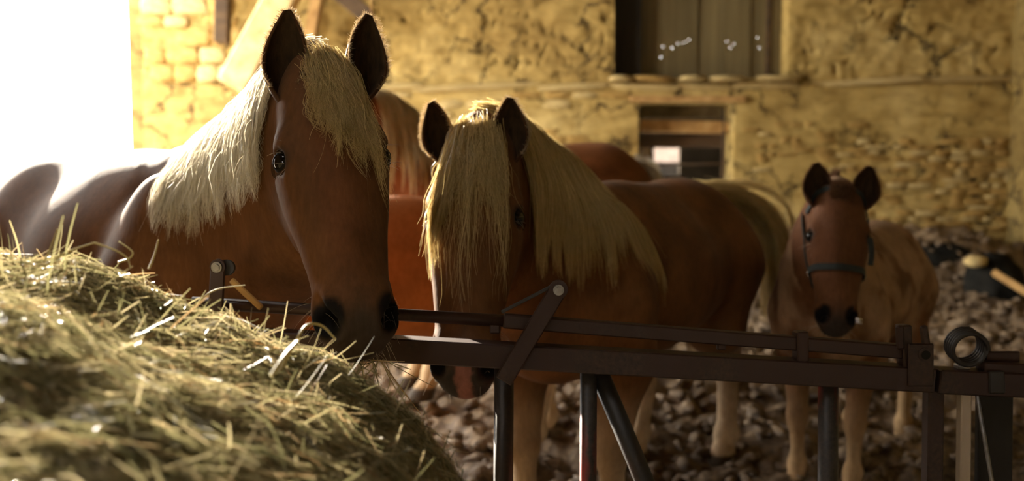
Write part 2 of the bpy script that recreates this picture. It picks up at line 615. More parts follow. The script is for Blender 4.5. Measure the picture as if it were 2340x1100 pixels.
def rough_block(seed, n=2, amp=.12):
    bm = bmesh.new()
    bmesh.ops.create_cube(bm, size=1)
    bmesh.ops.subdivide_edges(bm, edges=bm.edges[:], cuts=1, use_grid_fill=True)
    rs = np.random.RandomState(seed)
    for v in bm.verts:
        c = np.array(v.co)
        k = np.count_nonzero(abs(c) > .4)
        c *= {3: .84, 2: .95, 1: 1.05}.get(k, 1)
        c += rs.uniform(-amp, amp, 3) * .6
        v.co = c
    return mesh_from_bm(bm, 'stone', True)


stone_me = [rough_block(100 + i) for i in range(9)]
for i, me in enumerate(stone_me): me.materials.append(M['stone_pale'] if i % 3 == 0 else M['stone'])


def stone(x, z, w, h, d=.09, y=WALL_Y, parent=wall_far, me=None, name='stone'):
    o = bpy.data.objects.new(name, me or random.choice(stone_me))
    COL.objects.link(o)
    o.parent = parent
    o.location = (x, y - d * .12, z)
    o.scale = (w, d * 1.1, h)
    o.rotation_euler = (random.uniform(-.05, .05), random.uniform(-.05, .05), random.uniform(-.12, .12))
    return o


def courses(px0, px1, py0, py1, h=(.035, .06), w=(.10, .26), dens=.8):
    z = P(0, py1, WALL_Y)[2]
    zt = P(0, py0, WALL_Y)[2]
    x0, x1 = P(px0, 300, WALL_Y)[0], P(px1, 300, WALL_Y)[0]
    while z < zt:
        hh = random.uniform(*h)
        x = x0 + random.uniform(-.06, .06)
        while x < x1:
            ww = random.uniform(*w)
            if random.random() < dens and not in_rect(np.array(x + ww / 2), np.array(z), DOOR, .1) and not in_rect(np.array(x + ww / 2), np.array(z), UP, .08):
                stone(x + ww / 2, z + hh / 2, ww * .98, hh * .95, .07)
            x += ww
        z += hh * 1.06


courses(1960, 2285, 330, 530, dens=.72)          # bare stones at right
courses(1690, 1960, 270, 420, dens=.22, w=(.08, .2))
courses(880, 1450, 215, 330, h=(.05, .09), w=(.12, .34), dens=.33)
courses(340, 512, 10, 190, h=(.09, .17), w=(.18, .34), dens=.95)   # jamb blocks beside the doorway
courses(1700, 2200, 520, 600, dens=.15)
# sill stones under the shuttered opening
for (a, b_) in ((1388, 1436), (1446, 1530), (1545, 1600), (1612, 1684), (1724, 1812)):
    c = P((a + b_) / 2, 182, WALL_Y)
    stone(c[0], c[2] - .005, (b_ - a) / 253, .05, .26)
# ledge of flat stones running along the wall
x = LEFT_X + 1.4
while x < RIGHT_X - .1:
    ww = random.uniform(.5, 1.1)
    zz = LEDGE_Z - .045 + .07 * smooth(1.5, 4.4, x + ww / 2)
    stone(x + ww / 2, float(zz), ww * 1.06, .06, .09, me=stone_me[random.choice((0, 3, 6))], name='ledge_stone')
    x += ww

# putlog holes and hollows in the wall
def box_obj(name, c, size, mat, parent=None, bevel=.004, rot=(0, 0, 0)):
    bm = bmesh.new()
    bm_box(bm, size, None, bevel)
    o = link(name, mesh_from_bm(bm, name), mat, parent)
    o.location = c
    o.rotation_euler = rot
    return o


# left wall with the wide doorway, right wall, wall behind the camera, ceiling
bm = bmesh.new()
bm_box(bm, (.5, OPEN_Y0 - BACK_Y, CEIL_Z), Matrix.Translation((LEFT_X - .25, (OPEN_Y0 + BACK_Y) / 2, CEIL_Z / 2)))
bm_box(bm, (.5, WALL_Y + .5 - OPEN_Y0, CEIL_Z - OPEN_Z), Matrix.Translation((LEFT_X - .25, (OPEN_Y0 + WALL_Y + .5) / 2, (CEIL_Z + OPEN_Z) / 2)))
wl = tag(link('wall_left', mesh_from_bm(bm, 'wall_left'), M['wall']), kind='structure')
xs_ = np.arange(BACK_Y, WALL_Y + .05, .04)
zs_ = np.arange(0, CEIL_Z + .04, .04)
A, B = np.meshgrid(xs_, zs_, indexing='ij')
dd = .06 * fbm(np.stack([A * 3, B * 5, 0 * A], -1), 4, 91) + .05 * fbm(np.stack([A * 9, B * 14, 0 * A], -1), 3, 95)
idx = np.arange(A.size).reshape(A.shape)
q = np.stack([idx[:-1, :-1], idx[:-1, 1:], idx[1:, 1:], idx[1:, :-1]], -1).reshape(-1, 4)
tag(link('wall_right', np_mesh('wall_right', np.stack([RIGHT_X - .04 - dd, A, B], -1).reshape(-1, 3), q), M['wall_dull']), kind='structure')
bm = bmesh.new()
BACK_FILL = (-2.3, -1.4, 2.0, 2.8)     # unseen opening behind the camera, added as frontal fill
for x0, x1, z0, z1 in ((LEFT_X - .5, BACK_FILL[0], 0, CEIL_Z), (BACK_FILL[1], RIGHT_X + .5, 0, CEIL_Z), (BACK_FILL[0], BACK_FILL[1], 0, BACK_FILL[2]), (BACK_FILL[0], BACK_FILL[1], BACK_FILL[3], CEIL_Z)):
    bm_box(bm, (x1 - x0, .4, z1 - z0), Matrix.Translation(((x0 + x1) / 2, BACK_Y - .2, (z0 + z1) / 2)))
tag(link('wall_back', mesh_from_bm(bm, 'wall_back'), M['wall_dull']), kind='structure')
ceil = tag(empty('ceiling'), kind='structure')
bm = bmesh.new()
ROOF_FILL = (-1.65, -.9, .4, 1.15)      # unseen roof opening, added to light the hay from above
for x0, x1, y0, y1 in ((LEFT_X - .5, ROOF_FILL[0], BACK_Y - .5, WALL_Y + .6), (ROOF_FILL[1], RIGHT_X + .5, BACK_Y - .5, WALL_Y + .6), (ROOF_FILL[0], ROOF_FILL[1], BACK_Y - .5, ROOF_FILL[2]), (ROOF_FILL[0], ROOF_FILL[1], ROOF_FILL[3], WALL_Y + .6)):
    bm_box(bm, (x1 - x0, y1 - y0, .1), Matrix.Translation(((x0 + x1) / 2, (y0 + y1) / 2, CEIL_Z + .05)))
link('boards', mesh_from_bm(bm, 'boards'), M['ceil'], ceil)
bm = bmesh.new()
bmesh.ops.create_grid(bm, x_segments=2, y_segments=2, size=30, matrix=Matrix.Translation((-33.6, 5, -.05)))
tag(link('yard_ground', mesh_from_bm(bm, 'yard_ground'), M['yard']), kind='structure')

# ---- shuttered upper opening: boards with pinholes
sh = empty('window_1', ((UP[0] + UP[1]) / 2, WALL_Y + .32, UP[2]))
tag(sh, kind='structure')
m_board = simple('grey_shutter_board', [(.3, (.10, .075, .032)), (.7, (.20, .155, .072))], 6, .55, 0, .3, (1.5, 1, .08), bdist=.01)
edges_px = [1400, 1455, 1520, 1585, 1650, 1705, 1757, 1797]
holes = {2: [(1545, 102), (1530, 112), (1560, 98), (1508, 132), (1512, 108)], 3: [], 4: [(1656, 98), (1669, 102)], 5: [(1708, 93)], 6: [(1728, 88), (1732, 110), (1722, 90)]}
holes = {1: [(1508, 132), (1512, 108)], 2: [(1545, 102), (1532, 112), (1560, 100), (1570, 94)], 4: [(1656, 97), (1672, 103), (1664, 112)], 5: [(1708, 92), (1726, 88), (1731, 111)]}
yb2 = .0
for i in range(len(edges_px) - 1):
    a, b_ = P(edges_px[i], 100, WALL_Y + .3)[0], P(edges_px[i + 1], 100, WALL_Y + .3)[0]
    hx = [(P(h[0], h[1], WALL_Y + .3)) for h in holes.get(i, [])]
    xs2 = {a - .015, b_ + .015}
    zs2 = {UP[2], UP[3]}
    hs = .0042
    for h in hx:
        xs2 |= {h[0] - hs, h[0] + hs}
        zs2 |= {h[2] - hs, h[2] + hs}
    xs2, zs2 = sorted(xs2), sorted(zs2)
    vs, fs = [], []
    for zz in zs2:
        for xx in xs2: vs.append((xx - sh.location.x, random.uniform(0, .0), zz - UP[2]))
    n_ = len(xs2)
    for zi in range(len(zs2) - 1):
        for xi in range(n_ - 1):
            mx, mz = (xs2[xi] + xs2[xi + 1]) / 2, (zs2[zi] + zs2[zi + 1]) / 2
            if any(abs(mx - h[0]) < hs * .9 and abs(mz - h[2]) < hs * .9 for h in hx): continue
            fs.append((zi * n_ + xi, zi * n_ + xi + 1, (zi + 1) * n_ + xi + 1, (zi + 1) * n_ + xi))
    me = bpy.data.meshes.new('plank')
    me.from_pydata(vs, [], fs)
    o = link('plank', me, M['dark_wood'] if i == 0 else m_board, sh)
    o.location = (0, (.02 if i % 2 else 0) - (.12 if i == 0 else 0) - (.05 if i == 6 else 0), 0)
    sd = o.modifiers.new('thick', 'SOLIDIFY')
    sd.thickness = .024
box_obj('batten', (P(1752, 100, 9.2)[0] - sh.location.x, -.05, .8), (.035, .04, 1.6), M['beam_dark'], sh)
box_obj('backing_strip', (0, .09, .02), (UP[1] - UP[0], .03, .06), M['dark_wood'], sh)

# ---- low doorway with a barred gate and a dark store behind
dr = empty('door_1', ((DOOR[0] + DOOR[1]) / 2, WALL_Y + .3, 0))
tag(dr, kind='structure')
dx = dr.location.x


def dpx(px, py, d=9.3):
    p = P(px, py, d)
    return (p[0] - dx, d - dr.location.y, p[2])


store = tag(empty('wall_store'), kind='structure')
bm = bmesh.new()
cxm, w_ = dx, 3.2
y0, y1 = WALL_Y + WT, WALL_Y + 3.6
ym = (y0 + y1) / 2
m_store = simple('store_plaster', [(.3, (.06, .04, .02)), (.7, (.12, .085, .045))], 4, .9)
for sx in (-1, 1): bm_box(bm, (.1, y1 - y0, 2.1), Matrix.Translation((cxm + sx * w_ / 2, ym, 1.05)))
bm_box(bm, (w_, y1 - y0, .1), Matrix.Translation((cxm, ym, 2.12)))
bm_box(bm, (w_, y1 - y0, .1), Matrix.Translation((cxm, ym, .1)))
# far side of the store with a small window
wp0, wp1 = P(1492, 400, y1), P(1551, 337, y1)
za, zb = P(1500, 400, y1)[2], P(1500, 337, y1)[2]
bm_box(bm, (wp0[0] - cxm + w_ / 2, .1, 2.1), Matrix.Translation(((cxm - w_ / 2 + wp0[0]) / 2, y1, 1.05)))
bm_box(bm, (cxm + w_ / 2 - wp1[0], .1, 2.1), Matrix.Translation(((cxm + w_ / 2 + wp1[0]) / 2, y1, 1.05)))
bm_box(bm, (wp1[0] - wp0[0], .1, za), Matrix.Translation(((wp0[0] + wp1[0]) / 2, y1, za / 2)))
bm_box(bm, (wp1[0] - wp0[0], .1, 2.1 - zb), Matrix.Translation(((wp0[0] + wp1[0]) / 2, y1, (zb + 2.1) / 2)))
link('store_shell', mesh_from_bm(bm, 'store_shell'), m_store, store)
m_out = simple('brick_yard_wall', [(.3, (.10, .07, .055)), (.7, (.16, .12, .095))], 8, .9)
box_obj('outside_wall', ((wp0[0] + wp1[0]) / 2, y1 + 1.6, 1.2), (3, .1, 2.4), m_out, store)
box_obj('outside_trough', ((wp0[0] + wp1[0]) / 2, y1 + .5, za + .06), (.6, .2, .2), M['dark_wood'], store)
a, b_ = dpx(1462, 276, 9.25), dpx(1676, 304, 9.25)
box_obj('beam', ((a[0] + b_[0]) / 2, 0, (a[2] + b_[2]) / 2), (b_[0] - a[0], .14, a[2] - b_[2]), M['beam'], dr, .01, (0, .02, 0))
a, b_ = dpx(1462, 240, 9.45), dpx(1676, 272, 9.45)
box_obj('lintel', ((a[0] + b_[0]) / 2, .18, (a[2] + b_[2]) / 2), (b_[0] - a[0], .1, a[2] - b_[2]), simple('grey_lintel', [(.3, (.10, .07, .03)), (.7, (.24, .18, .085))], 9, .9), dr, .01)
a, b_ = dpx(1462, 308, 9.3), dpx(1676, 338, 9.3)
box_obj('cross_board', ((a[0] + b_[0]) / 2, .1, (a[2] + b_[2]) / 2), (b_[0] - a[0], .05, a[2] - b_[2]), M['beam_dark'], dr, .004)
a = dpx(1651, 300, 9.2)
pipe('gate_post', (a[0], -.1, .2), (a[0], -.1, a[2]), .018, M['beam_dark'], dr)
for py in (376, 417, 458, 500, 540):
    a, b_ = dpx(1465, py, 9.2), dpx(1651, py - 2, 9.2)
    pipe('gate_rail', (a[0], -.1, a[2]), (b_[0], -.1, b_[2]), .011, M['beam_dark'], dr, 12)
box_obj('iron_strap', (dpx(1652, 300, 9.2)[0], -.06, dpx(1652, 275, 9.2)[2]), (.02, .02, .2), M['steel_dark'], dr, .002)
a = dpx(1477, 400, 9.15)
box_obj('gate_stile', (a[0], -.05, 1.0), (.075, .06, 1.12), M['pale_wood'], dr, .004)
tag(box_obj('trim_1', ((DOOR[0] + DOOR[1]) / 2, WALL_Y + .05, DOOR[3] + .03), (DOOR[1] - DOOR[0] + .16, .26, .055), M['beam'], None, .008), kind='structure')

# timber brace in the corner beside the doorway
a, b_ = P(532, 200, 8.45), P(680, -70, 8.45)
o = bar('timber_brace', a, b_, .26, .2, M['sunlit_timber'], None, .02)
tag(o, 'thick sunlit diagonal timber brace beside the bright doorway', 'beam')
a, b_ = P(700, 140, 8.5), P(735, -60, 8.5)
o = bar('timber_strut', a, b_, .10, .1, M['beam'], None, .01)
tag(o, 'thin upright timber strut right of the thick diagonal brace', 'beam')
a, b_ = P(770, -20, 8.5), P(845, 40, 8.5)
o = bar('hollow_shade_bar', a, b_, .14, .12, M['beam_dark'], None, .01)  # dark bar stands in for a shaded hollow high on the wall
tag(o, 'short dark bar standing in for the shaded hollow at the top edge', 'beam')
o = pipe('hanging_cord', P(847, -60, 8.4), P(849, 42, 8.4), .006, M['beam'], None, 8)
tag(o, 'thin brown cord hanging down in front of the wall', 'cord')
o = bar('recess_shade_bar', P(508, 100, 8.6), P(512, -60, 8.6), .12, .14, M['beam_dark'], None, .01)  # dark bar put where the recess beside the brace lies in shade
tag(o, 'dark bar standing in for the shaded recess left of the diagonal brace', 'beam')
# ------------------------------------------------------------------ animals: one smooth implicit body each
def smin(a, b, k):
    h = np.maximum(k - np.abs(a - b), 0) / k
    return np.minimum(a, b) - h * h * k * .25


class Body:
    """smooth union of tapered capsules and ellipsoids, meshed with surface nets"""

    def __init__(self):
        self.pr = []

    def cone(self, a, b, ra, rb, k=.06, sub=False):
        self.pr.append(('c', np.asarray(a, float), np.asarray(b, float), ra, rb, k, sub))

    def ell(self, c, r, axes=None, k=.06, sub=False):
        self.pr.append(('e', np.asarray(c, float), np.asarray(r, float), np.eye(3) if axes is None else np.asarray(axes, float), None, k, sub))

    def _bbox(self, p):
        if p[0] == 'c':
            r = max(p[3], p[4])
            return np.minimum(p[1], p[2]) - r, np.maximum(p[1], p[2]) + r
        e = np.abs(p[3].T) @ p[2]
        return p[1] - e, p[1] + e

    def _dist(self, p, x, y, z):
        if p[0] == 'c':
            a, b = p[1], p[2]
            d = b - a
            t = np.clip(((x - a[0]) * d[0] + (y - a[1]) * d[1] + (z - a[2]) * d[2]) / (d @ d + 1e-12), 0, 1)
            return np.sqrt((x - a[0] - t * d[0]) ** 2 + (y - a[1] - t * d[1]) ** 2 + (z - a[2] - t * d[2]) ** 2) - (p[3] + (p[4] - p[3]) * t)
        c, r, ax = p[1], p[2], p[3]
        X, Y, Z = x - c[0], y - c[1], z - c[2]
        q = [(X * ax[i, 0] + Y * ax[i, 1] + Z * ax[i, 2]) / r[i] for i in range(3)]
        k0 = np.sqrt(q[0] ** 2 + q[1] ** 2 + q[2] ** 2)
        k1 = np.sqrt((q[0] / r[0]) ** 2 + (q[1] / r[1]) ** 2 + (q[2] / r[2]) ** 2) + 1e-9
        return k0 * (k0 - 1) / k1

    def grid(self, h, floor_z=0.0):
        lo = np.min([self._bbox(p)[0] for p in self.pr if not p[6]], 0) - 3 * h
        hi = np.max([self._bbox(p)[1] for p in self.pr if not p[6]], 0) + 3 * h
        n = np.ceil((hi - lo) / h).astype(int) + 1
        self.h, self.lo, self.n = h, lo, n
        ax = [(lo[i] + h * np.arange(n[i])).astype(np.float32) for i in range(3)]
        F = np.full(n, .25, np.float32)
        for p in self.pr:
            b0, b1 = self._bbox(p)
            m = p[5] + .06
            s = [slice(max(0, int((b0[i] - m - lo[i]) / h)), min(n[i], int((b1[i] + m - lo[i]) / h) + 2)) for i in range(3)]
            x, y, z = ax[0][s[0]][:, None, None], ax[1][s[1]][None, :, None], ax[2][s[2]][None, None, :]
            d = self._dist(p, x, y, z).astype(np.float32)
            sl = tuple(s)
            if p[6]: F[sl] = -smin(-F[sl], d, p[5])
            else: F[sl] = smin(F[sl], d, p[5])
        z = ax[2][None, None, :]
        F = np.maximum(F, floor_z - z)
        self.F = F
        return F

    def sample(self, p):
        """distance and gradient at points (local)"""
        def tri(q):
            g = (q - self.lo) / self.h
            g = np.clip(g, 0, self.n - 1.001)
            i = g.astype(int)
            f = g - i
            o = 0
            for a in (0, 1):
                for b in (0, 1):
                    for c in (0, 1):
                        w = (f[..., 0] if a else 1 - f[..., 0]) * (f[..., 1] if b else 1 - f[..., 1]) * (f[..., 2] if c else 1 - f[..., 2])
                        o = o + w * self.F[i[..., 0] + a, i[..., 1] + b, i[..., 2] + c]
            return o
        e = self.h
        d = tri(p)
        g = np.stack([tri(p + np.eye(3)[k] * e) - tri(p - np.eye(3)[k] * e) for k in range(3)], -1)
        g /= np.linalg.norm(g, axis=-1, keepdims=True) + 1e-9
        return d, g

    def mesh(self):
        F, n = self.F, self.n
        ins = F < 0
        cnt = np.zeros(n - 1, np.int8)
        sl = lambda o, k: slice(o, n[k] - 1 + o)
        corners = [(a, b, c) for a in (0, 1) for b in (0, 1) for c in (0, 1)]
        for o in corners: cnt += ins[sl(o[0], 0), sl(o[1], 1), sl(o[2], 2)]
        act = np.argwhere((cnt > 0) & (cnt < 8))
        vid = np.full(n - 1, -1, np.int32)
        vid[act[:, 0], act[:, 1], act[:, 2]] = np.arange(len(act))
        acc = np.zeros((len(act), 3))
        num = np.zeros(len(act))
        cv = {o: F[act[:, 0] + o[0], act[:, 1] + o[1], act[:, 2] + o[2]] for o in corners}
        for o in corners:
            for k in range(3):
                if o[k]: continue
                o2 = tuple(1 if j == k else o[j] for j in range(3))
                a, b = cv[o], cv[o2]
                m = (a < 0) != (b < 0)
                t = np.where(m, a / np.where(m, a - b, 1), 0)
                pt = np.array(o, float) + t[:, None] * np.eye(3)[k]
                acc += np.where(m[:, None], pt, 0)
                num += m
        V = self.lo + self.h * (act + acc / num[:, None])
        Q = []
        for k in range(3):
            i, j = [(1, 2), (2, 0), (0, 1)][k]
            a = ins[tuple(slice(0, n[q] - 1) if q == k else slice(1, n[q] - 1) for q in range(3))]
            b = ins[tuple(slice(1, n[q]) if q == k else slice(1, n[q] - 1) for q in range(3))]
            e = np.argwhere(a != b)
            fl = a[e[:, 0], e[:, 1], e[:, 2]]
            base = e + np.array([0 if q == k else 1 for q in range(3)])
            def at(di, dj):
                c = base.copy()
                c[:, i] += di
                c[:, j] += dj
                return vid[c[:, 0], c[:, 1], c[:, 2]]
            q4 = np.stack([at(-1, -1), at(0, -1), at(0, 0), at(-1, 0)], -1)
            q4[~fl] = q4[~fl][:, ::-1]
            Q.append(q4)
        Q = np.concatenate(Q)
        return V, Q[(Q >= 0).all(1)]


def bez(p0, p1, p2, p3, t):
    t = np.asarray(t)[:, None]
    return (1 - t) ** 3 * p0 + 3 * (1 - t) ** 2 * t * p1 + 3 * (1 - t) * t * t * p2 + t ** 3 * p3


def head_frame(yaw, th, roll):
    f = np.array([math.sin(yaw), -math.cos(yaw), 0])
    Zv = np.array([0, 0, 1.])
    D = math.sin(th) * f - math.cos(th) * Zv
    N = math.cos(th) * f + math.sin(th) * Zv
    S = np.cross(N, D)
    c, s = math.cos(roll), math.sin(roll)
    return c * D + s * S, c * S - s * D, N


def ear_geo(base, axis, opn, L, W, bend):
    axis = axis / np.linalg.norm(axis)
    opn = opn - axis * (opn @ axis)
    opn /= np.linalg.norm(opn)
    side = np.cross(axis, opn)
    nt_, nf = 16, 13
    T = np.linspace(0, 1, nt_)
    hw = np.where(T < .42, W * (.40 + .60 * np.sin(np.minimum(T / .42, 1) * math.pi / 2)), W * np.clip(np.cos(np.clip((T - .42) / .58, 0, 1) * math.pi / 2), 0, 1) ** .8)
    hw = np.maximum(hw, .003)
    Aa = 2.75 + (1.05 - 2.75) * T ** .75
    rr = hw / np.where(Aa < math.pi / 2, np.sin(Aa), 1)
    ph = np.linspace(-1, 1, nf)
    out = []
    for th_ in (0.0, .007):
        g = np.zeros((nt_, nf, 3))
        for i in range(nt_):
            c = base + axis * (L * T[i]) + bend * T[i] ** 2
            a = ph * Aa[i]
            r = rr[i] + th_
            g[i] = c + side * (r * np.sin(a))[:, None] + opn * (-r * np.cos(a) + rr[i] * .35)[:, None]
        out.append(g)
    inner, outer = out
    V = np.concatenate([inner.reshape(-1, 3), outer.reshape(-1, 3)])
    ii = np.arange(nt_ * nf).reshape(nt_, nf)
    oo = ii + nt_ * nf
    qi = np.stack([ii[:-1, :-1], ii[:-1, 1:], ii[1:, 1:], ii[1:, :-1]], -1).reshape(-1, 4)
    qo = np.stack([oo[:-1, :-1], oo[1:, :-1], oo[1:, 1:], oo[:-1, 1:]], -1).reshape(-1, 4)
    rim = np.concatenate([
        np.stack([ii[:-1, 0], ii[1:, 0], oo[1:, 0], oo[:-1, 0]], -1),
        np.stack([ii[:-1, -1], oo[:-1, -1], oo[1:, -1], ii[1:, -1]], -1),
        np.stack([ii[-1, :-1], oo[-1, :-1], oo[-1, 1:], ii[-1, 1:]], -1)])
    Q = np.concatenate([qi, qo, rim])
    mi = np.concatenate([np.full(len(qi), 2), np.zeros(len(qo) + len(rim))]).astype(int)
    rimp = np.concatenate([outer[3:, 0], outer[3:, -1]])
    rimd = np.concatenate([outer[3:, 0] - outer[3:, 2], outer[3:, -1] - outer[3:, -3]])
    inner_rand = inner[3:13, 2:-2].reshape(-1, 3)
    back = outer[2:, 2:-2].reshape(-1, 3)
    backd = (outer[2:, 2:-2] - inner[2:, 2:-2]).reshape(-1, 3)
    return V, Q, mi, rimp, rimd, inner_rand, opn, axis, back, backd


def drape(body, roots, dirs, length, steps=13, grav=.5, inertia=.6, off=.012, wind=(0, 0, 0)):
    p = roots.copy()
    v = dirs / (np.linalg.norm(dirs, axis=1, keepdims=True) + 1e-9)
    path = [p.copy()]
    g = np.array([0, 0, -1.0]) + np.asarray(wind)
    for s in range(steps - 1):
        v = v * inertia + g * grav
        v /= np.linalg.norm(v, axis=1, keepdims=True)
        q = p + v * (length / (steps - 1))[:, None]
        d, gr = body.sample(q)
        q = q + gr * np.maximum(off - d, 0)[:, None]
        v = (q - p) / (np.linalg.norm(q - p, axis=1, keepdims=True) + 1e-9)
        p = q
        path.append(p.copy())
    return np.stack(path, 1)


def locks(body, guides, per, spread, clump=.8, curl=.008, r0=.0011, len_var=(.55, 1.0), lift=(.003, .02), name='hair', freq=3.0):
    G, S, _ = guides.shape
    gi = np.repeat(np.arange(G), per)
    N = len(gi)
    k = R.uniform(*len_var, N)
    t = np.linspace(0, 1, S)
    tt = t[None] * k[:, None] * (S - 1)
    i0 = np.clip(tt.astype(int), 0, S - 2)
    f = (tt - i0)[..., None]
    base = guides[gi[:, None], i0] * (1 - f) + guides[gi[:, None], i0 + 1] * f
    jit = R.normal(size=(N, 3)) * np.asarray(spread)
    w = (1 - clump * t ** .7)[None, :, None]
    ph = R.uniform(0, 6.28, (G, 3))[gi] + R.normal(size=(N, 3)) * .25
    fr = R.uniform(.7, 1.3, (G, 1))[gi] * freq
    wave = np.sin(ph[:, None] + (t[None, :, None] * fr[:, None] * 6.28)) * (curl * t[None, :, None])
    fly = R.normal(size=(N, 1, 3)) * (.02 * (R.uniform(size=(N, 1, 1)) > .95)) * t[None, :, None] ** 1.5
    pth = base + jit[:, None] * w + wave + fly
    d, g = body.sample(pth)
    lf = R.uniform(*lift, (N, 1)) * np.minimum(1, .25 + 2 * t)[None]
    pth = pth + g * np.clip(lf - d, 0, .05)[..., None]
    return blades(pth, r0 * R.uniform(.6, 1.2, N), name, True)


def build_horse(cfg):
    c = cfg
    org = np.array(c['org'], float)
    fwd = np.array(c['fwd'], float)
    fwd /= np.linalg.norm(fwd)
    rz = math.atan2(fwd[1], fwd[0])
    Rm = np.array([[math.cos(rz), math.sin(rz), 0], [-math.sin(rz), math.cos(rz), 0], [0, 0, 1]])   # world->local

    def wl(p): return Rm @ (np.asarray(p, float) - org)

    sx, sy, sz = c.get('scale', (1, 1, 1))
    lt = c.get('leg_thick', 1.0)
    foal = c.get('foal', False)
    B = Body()

    def S3(p): return np.array([p[0] * sx, p[1] * sy, p[2] * sz])

    def T(p, r, k=.12, tilt=0):
        a = np.eye(3)
        if tilt:
            ct, st = math.cos(tilt), math.sin(tilt)
            a = np.array([[ct, 0, st], [0, 1, 0], [-st, 0, ct]])
        B.ell(S3(p), S3(r), a, k)

    # --- trunk
    bd = c.get('barrel', 1.0)
    T((.10, 0, 1.03), (.58, .29 * bd, .34 * bd))
    T((-.12, 0, 1.00), (.52, .32 * bd, .315 * bd))
    T((.60, 0, .97), (.20, .235, .28))
    T((-.52, .12, 1.08), (.32, .195, .29))
    T((-.52, -.12, 1.08), (.32, .195, .29))
    B.cone(S3((.50, 0, 1.30)), S3((.12, 0, 1.25)), .085 * sy, .11 * sy, .12)
    B.cone(S3((.3, 0, 1.24)), S3((-.55, 0, 1.27)), .12 * sy, .13 * sy, .12)
    for s in (-1, 1):
        T((.50, s * .17, 1.02), (.17, .10, .33), .08, -.35)
        T((.66, s * .11, .93), (.10, .11, .15), .06)
    # --- legs
    kz = c.get('knee', .42)
    hz = kz + .08
    fo = c.get('feet', {})
    hoofs = []
    for s in (-1, 1):
        ox, oy = fo.get(('f', s), (0, 0))
        x0 = .50
        el = (x0 - .04, s * .19, .76)
        kn = (x0 + .02 + ox * .55, s * .165 + oy * .6, kz)
        fl = (x0 + .01 + ox, s * .16 + oy, .155)
        ho = (x0 + .05 + ox, s * .16 + oy, .05)
        B.cone(S3((x0 + .02, s * .19, .98)), S3(el), .14 * sy, .105 * sy * lt, .1)
        B.cone(S3(el), S3(kn), .098 * sy * lt, .056 * sy * lt, .06)
        B.ell(S3(kn), S3((.060 * lt, .058 * lt, .072)), None, .03)
        B.cone(S3((kn[0] - .005, kn[1], kn[2] - .05)), S3(fl), .046 * sy * lt, .040 * sy * lt, .03)
        B.ell(S3(fl), S3((.055 * lt, .05 * lt, .055)), None, .03)
        B.cone(S3(fl), S3(ho), .046 * sy * lt, .05 * sy * lt, .03)
        B.cone(S3((ho[0], ho[1], .06)), S3((ho[0] + .025, ho[1], .012)), .058 * sy * lt, .074 * sy * lt, .015)
        ox, oy = fo.get(('h', s), (0, 0))
        st = (-.48, s * .20, .74)
        hk = (-.74 + ox * .6, s * .17 + oy * .6, hz)
        fl = (-.70 + ox, s * .17 + oy, .155)
        ho = (-.65 + ox, s * .17 + oy, .05)
        B.cone(S3((-.58, s * .18, 1.0)), S3(st), .20 * sy, .125 * sy * lt, .1)
        B.cone(S3((-.66, s * .16, .95)), S3((-.66, s * .17, .72)), .15 * sy, .09 * sy * lt, .08)
        B.cone(S3(st), S3(hk), .118 * sy * lt, .058 * sy * lt, .07)
        B.ell(S3(hk), S3((.068 * lt, .052 * lt, .075)), None, .03)
        B.cone(S3((hk[0] + .005, hk[1], hk[2] - .05)), S3(fl), .05 * sy * lt, .043 * sy * lt, .03)
        B.ell(S3(fl), S3((.056 * lt, .052 * lt, .056)), None, .03)
        B.cone(S3(fl), S3(ho), .047 * sy * lt, .05 * sy * lt, .03)
        B.cone(S3((ho[0], ho[1], .06)), S3((ho[0] + .025, ho[1], .012)), .058 * sy * lt, .074 * sy * lt, .015)
    # --- head frame
    hs = c['head_scale']
    hl = c.get('head_len', 1.0)
    poll = wl(c['poll'])
    D, Sv, N = [Rm @ v for v in head_frame(*c['head'])]
    HA = np.stack([D, Sv, N])

    def H(u, v, w): return poll + hs * (u * hl * D + v * Sv + w * N)

    def HE(p, r, k=.035, sub=False): B.ell(H(*p), np.array([r[0] * hl, r[1], r[2]]) * hs, HA, k * hs, sub)

    def HC(a, b, ra, rb, k=.035, sub=False): B.cone(H(*a), H(*b), ra * hs, rb * hs, k * hs, sub)

    # --- neck
    W = S3((.46, 0, 1.33))
    Cc = S3((.50, 0, 1.08))
    Vv = S3((.68, 0, .94))
    ts = np.linspace(0, 1, 7)
    up = np.array([0, 0, 1.])
    crest_end, mid_end, ven_end = H(-.02, 0, -.10), H(.10, 0, -.16), H(.24, 0, -.26)
    nl = np.linalg.norm(crest_end - W)
    crest = bez(W, W + np.array([.35 * nl, 0, c.get('arch', .16) * nl]), crest_end - N * .30 * nl + D * -.05, crest_end, ts)
    mid = bez(Cc, Cc + np.array([.40 * nl, 0, .25 * nl]), mid_end - N * .35 * nl + D * .02, mid_end, ts)
    ven = bez(Vv, Vv + np.array([.22 * nl, 0, .25 * nl]), ven_end - N * .25 * nl + D * .12 * nl, ven_end, ts)
    nt_ = c.get('neck', 1.0)
    for i in range(6):
        t0, t1 = ts[i], ts[i + 1]
        lp = lambda a, b, t: a + (b - a) * t
        B.cone(crest[i], crest[i + 1], lp(.085, .055, t0) * nt_ * sy, lp(.085, .055, t1) * nt_ * sy, .09)
        B.cone(mid[i], mid[i + 1], lp(.185, .105, t0) * nt_ * sy, lp(.185, .105, t1) * nt_ * sy, .11)
        B.cone(ven[i], ven[i + 1], lp(.15, .075, t0) * nt_ * sy, lp(.15, .075, t1) * nt_ * sy, .11)
    # --- head
    mw = c.get('muzzle', 1.08)
    hb = c.get('broad', 1.1)
    HE((.10, 0, -.09), (.135, .095 * hb, .085))
    HE((.20, 0, -.078), (.17, .10 * hb, .068), .04)
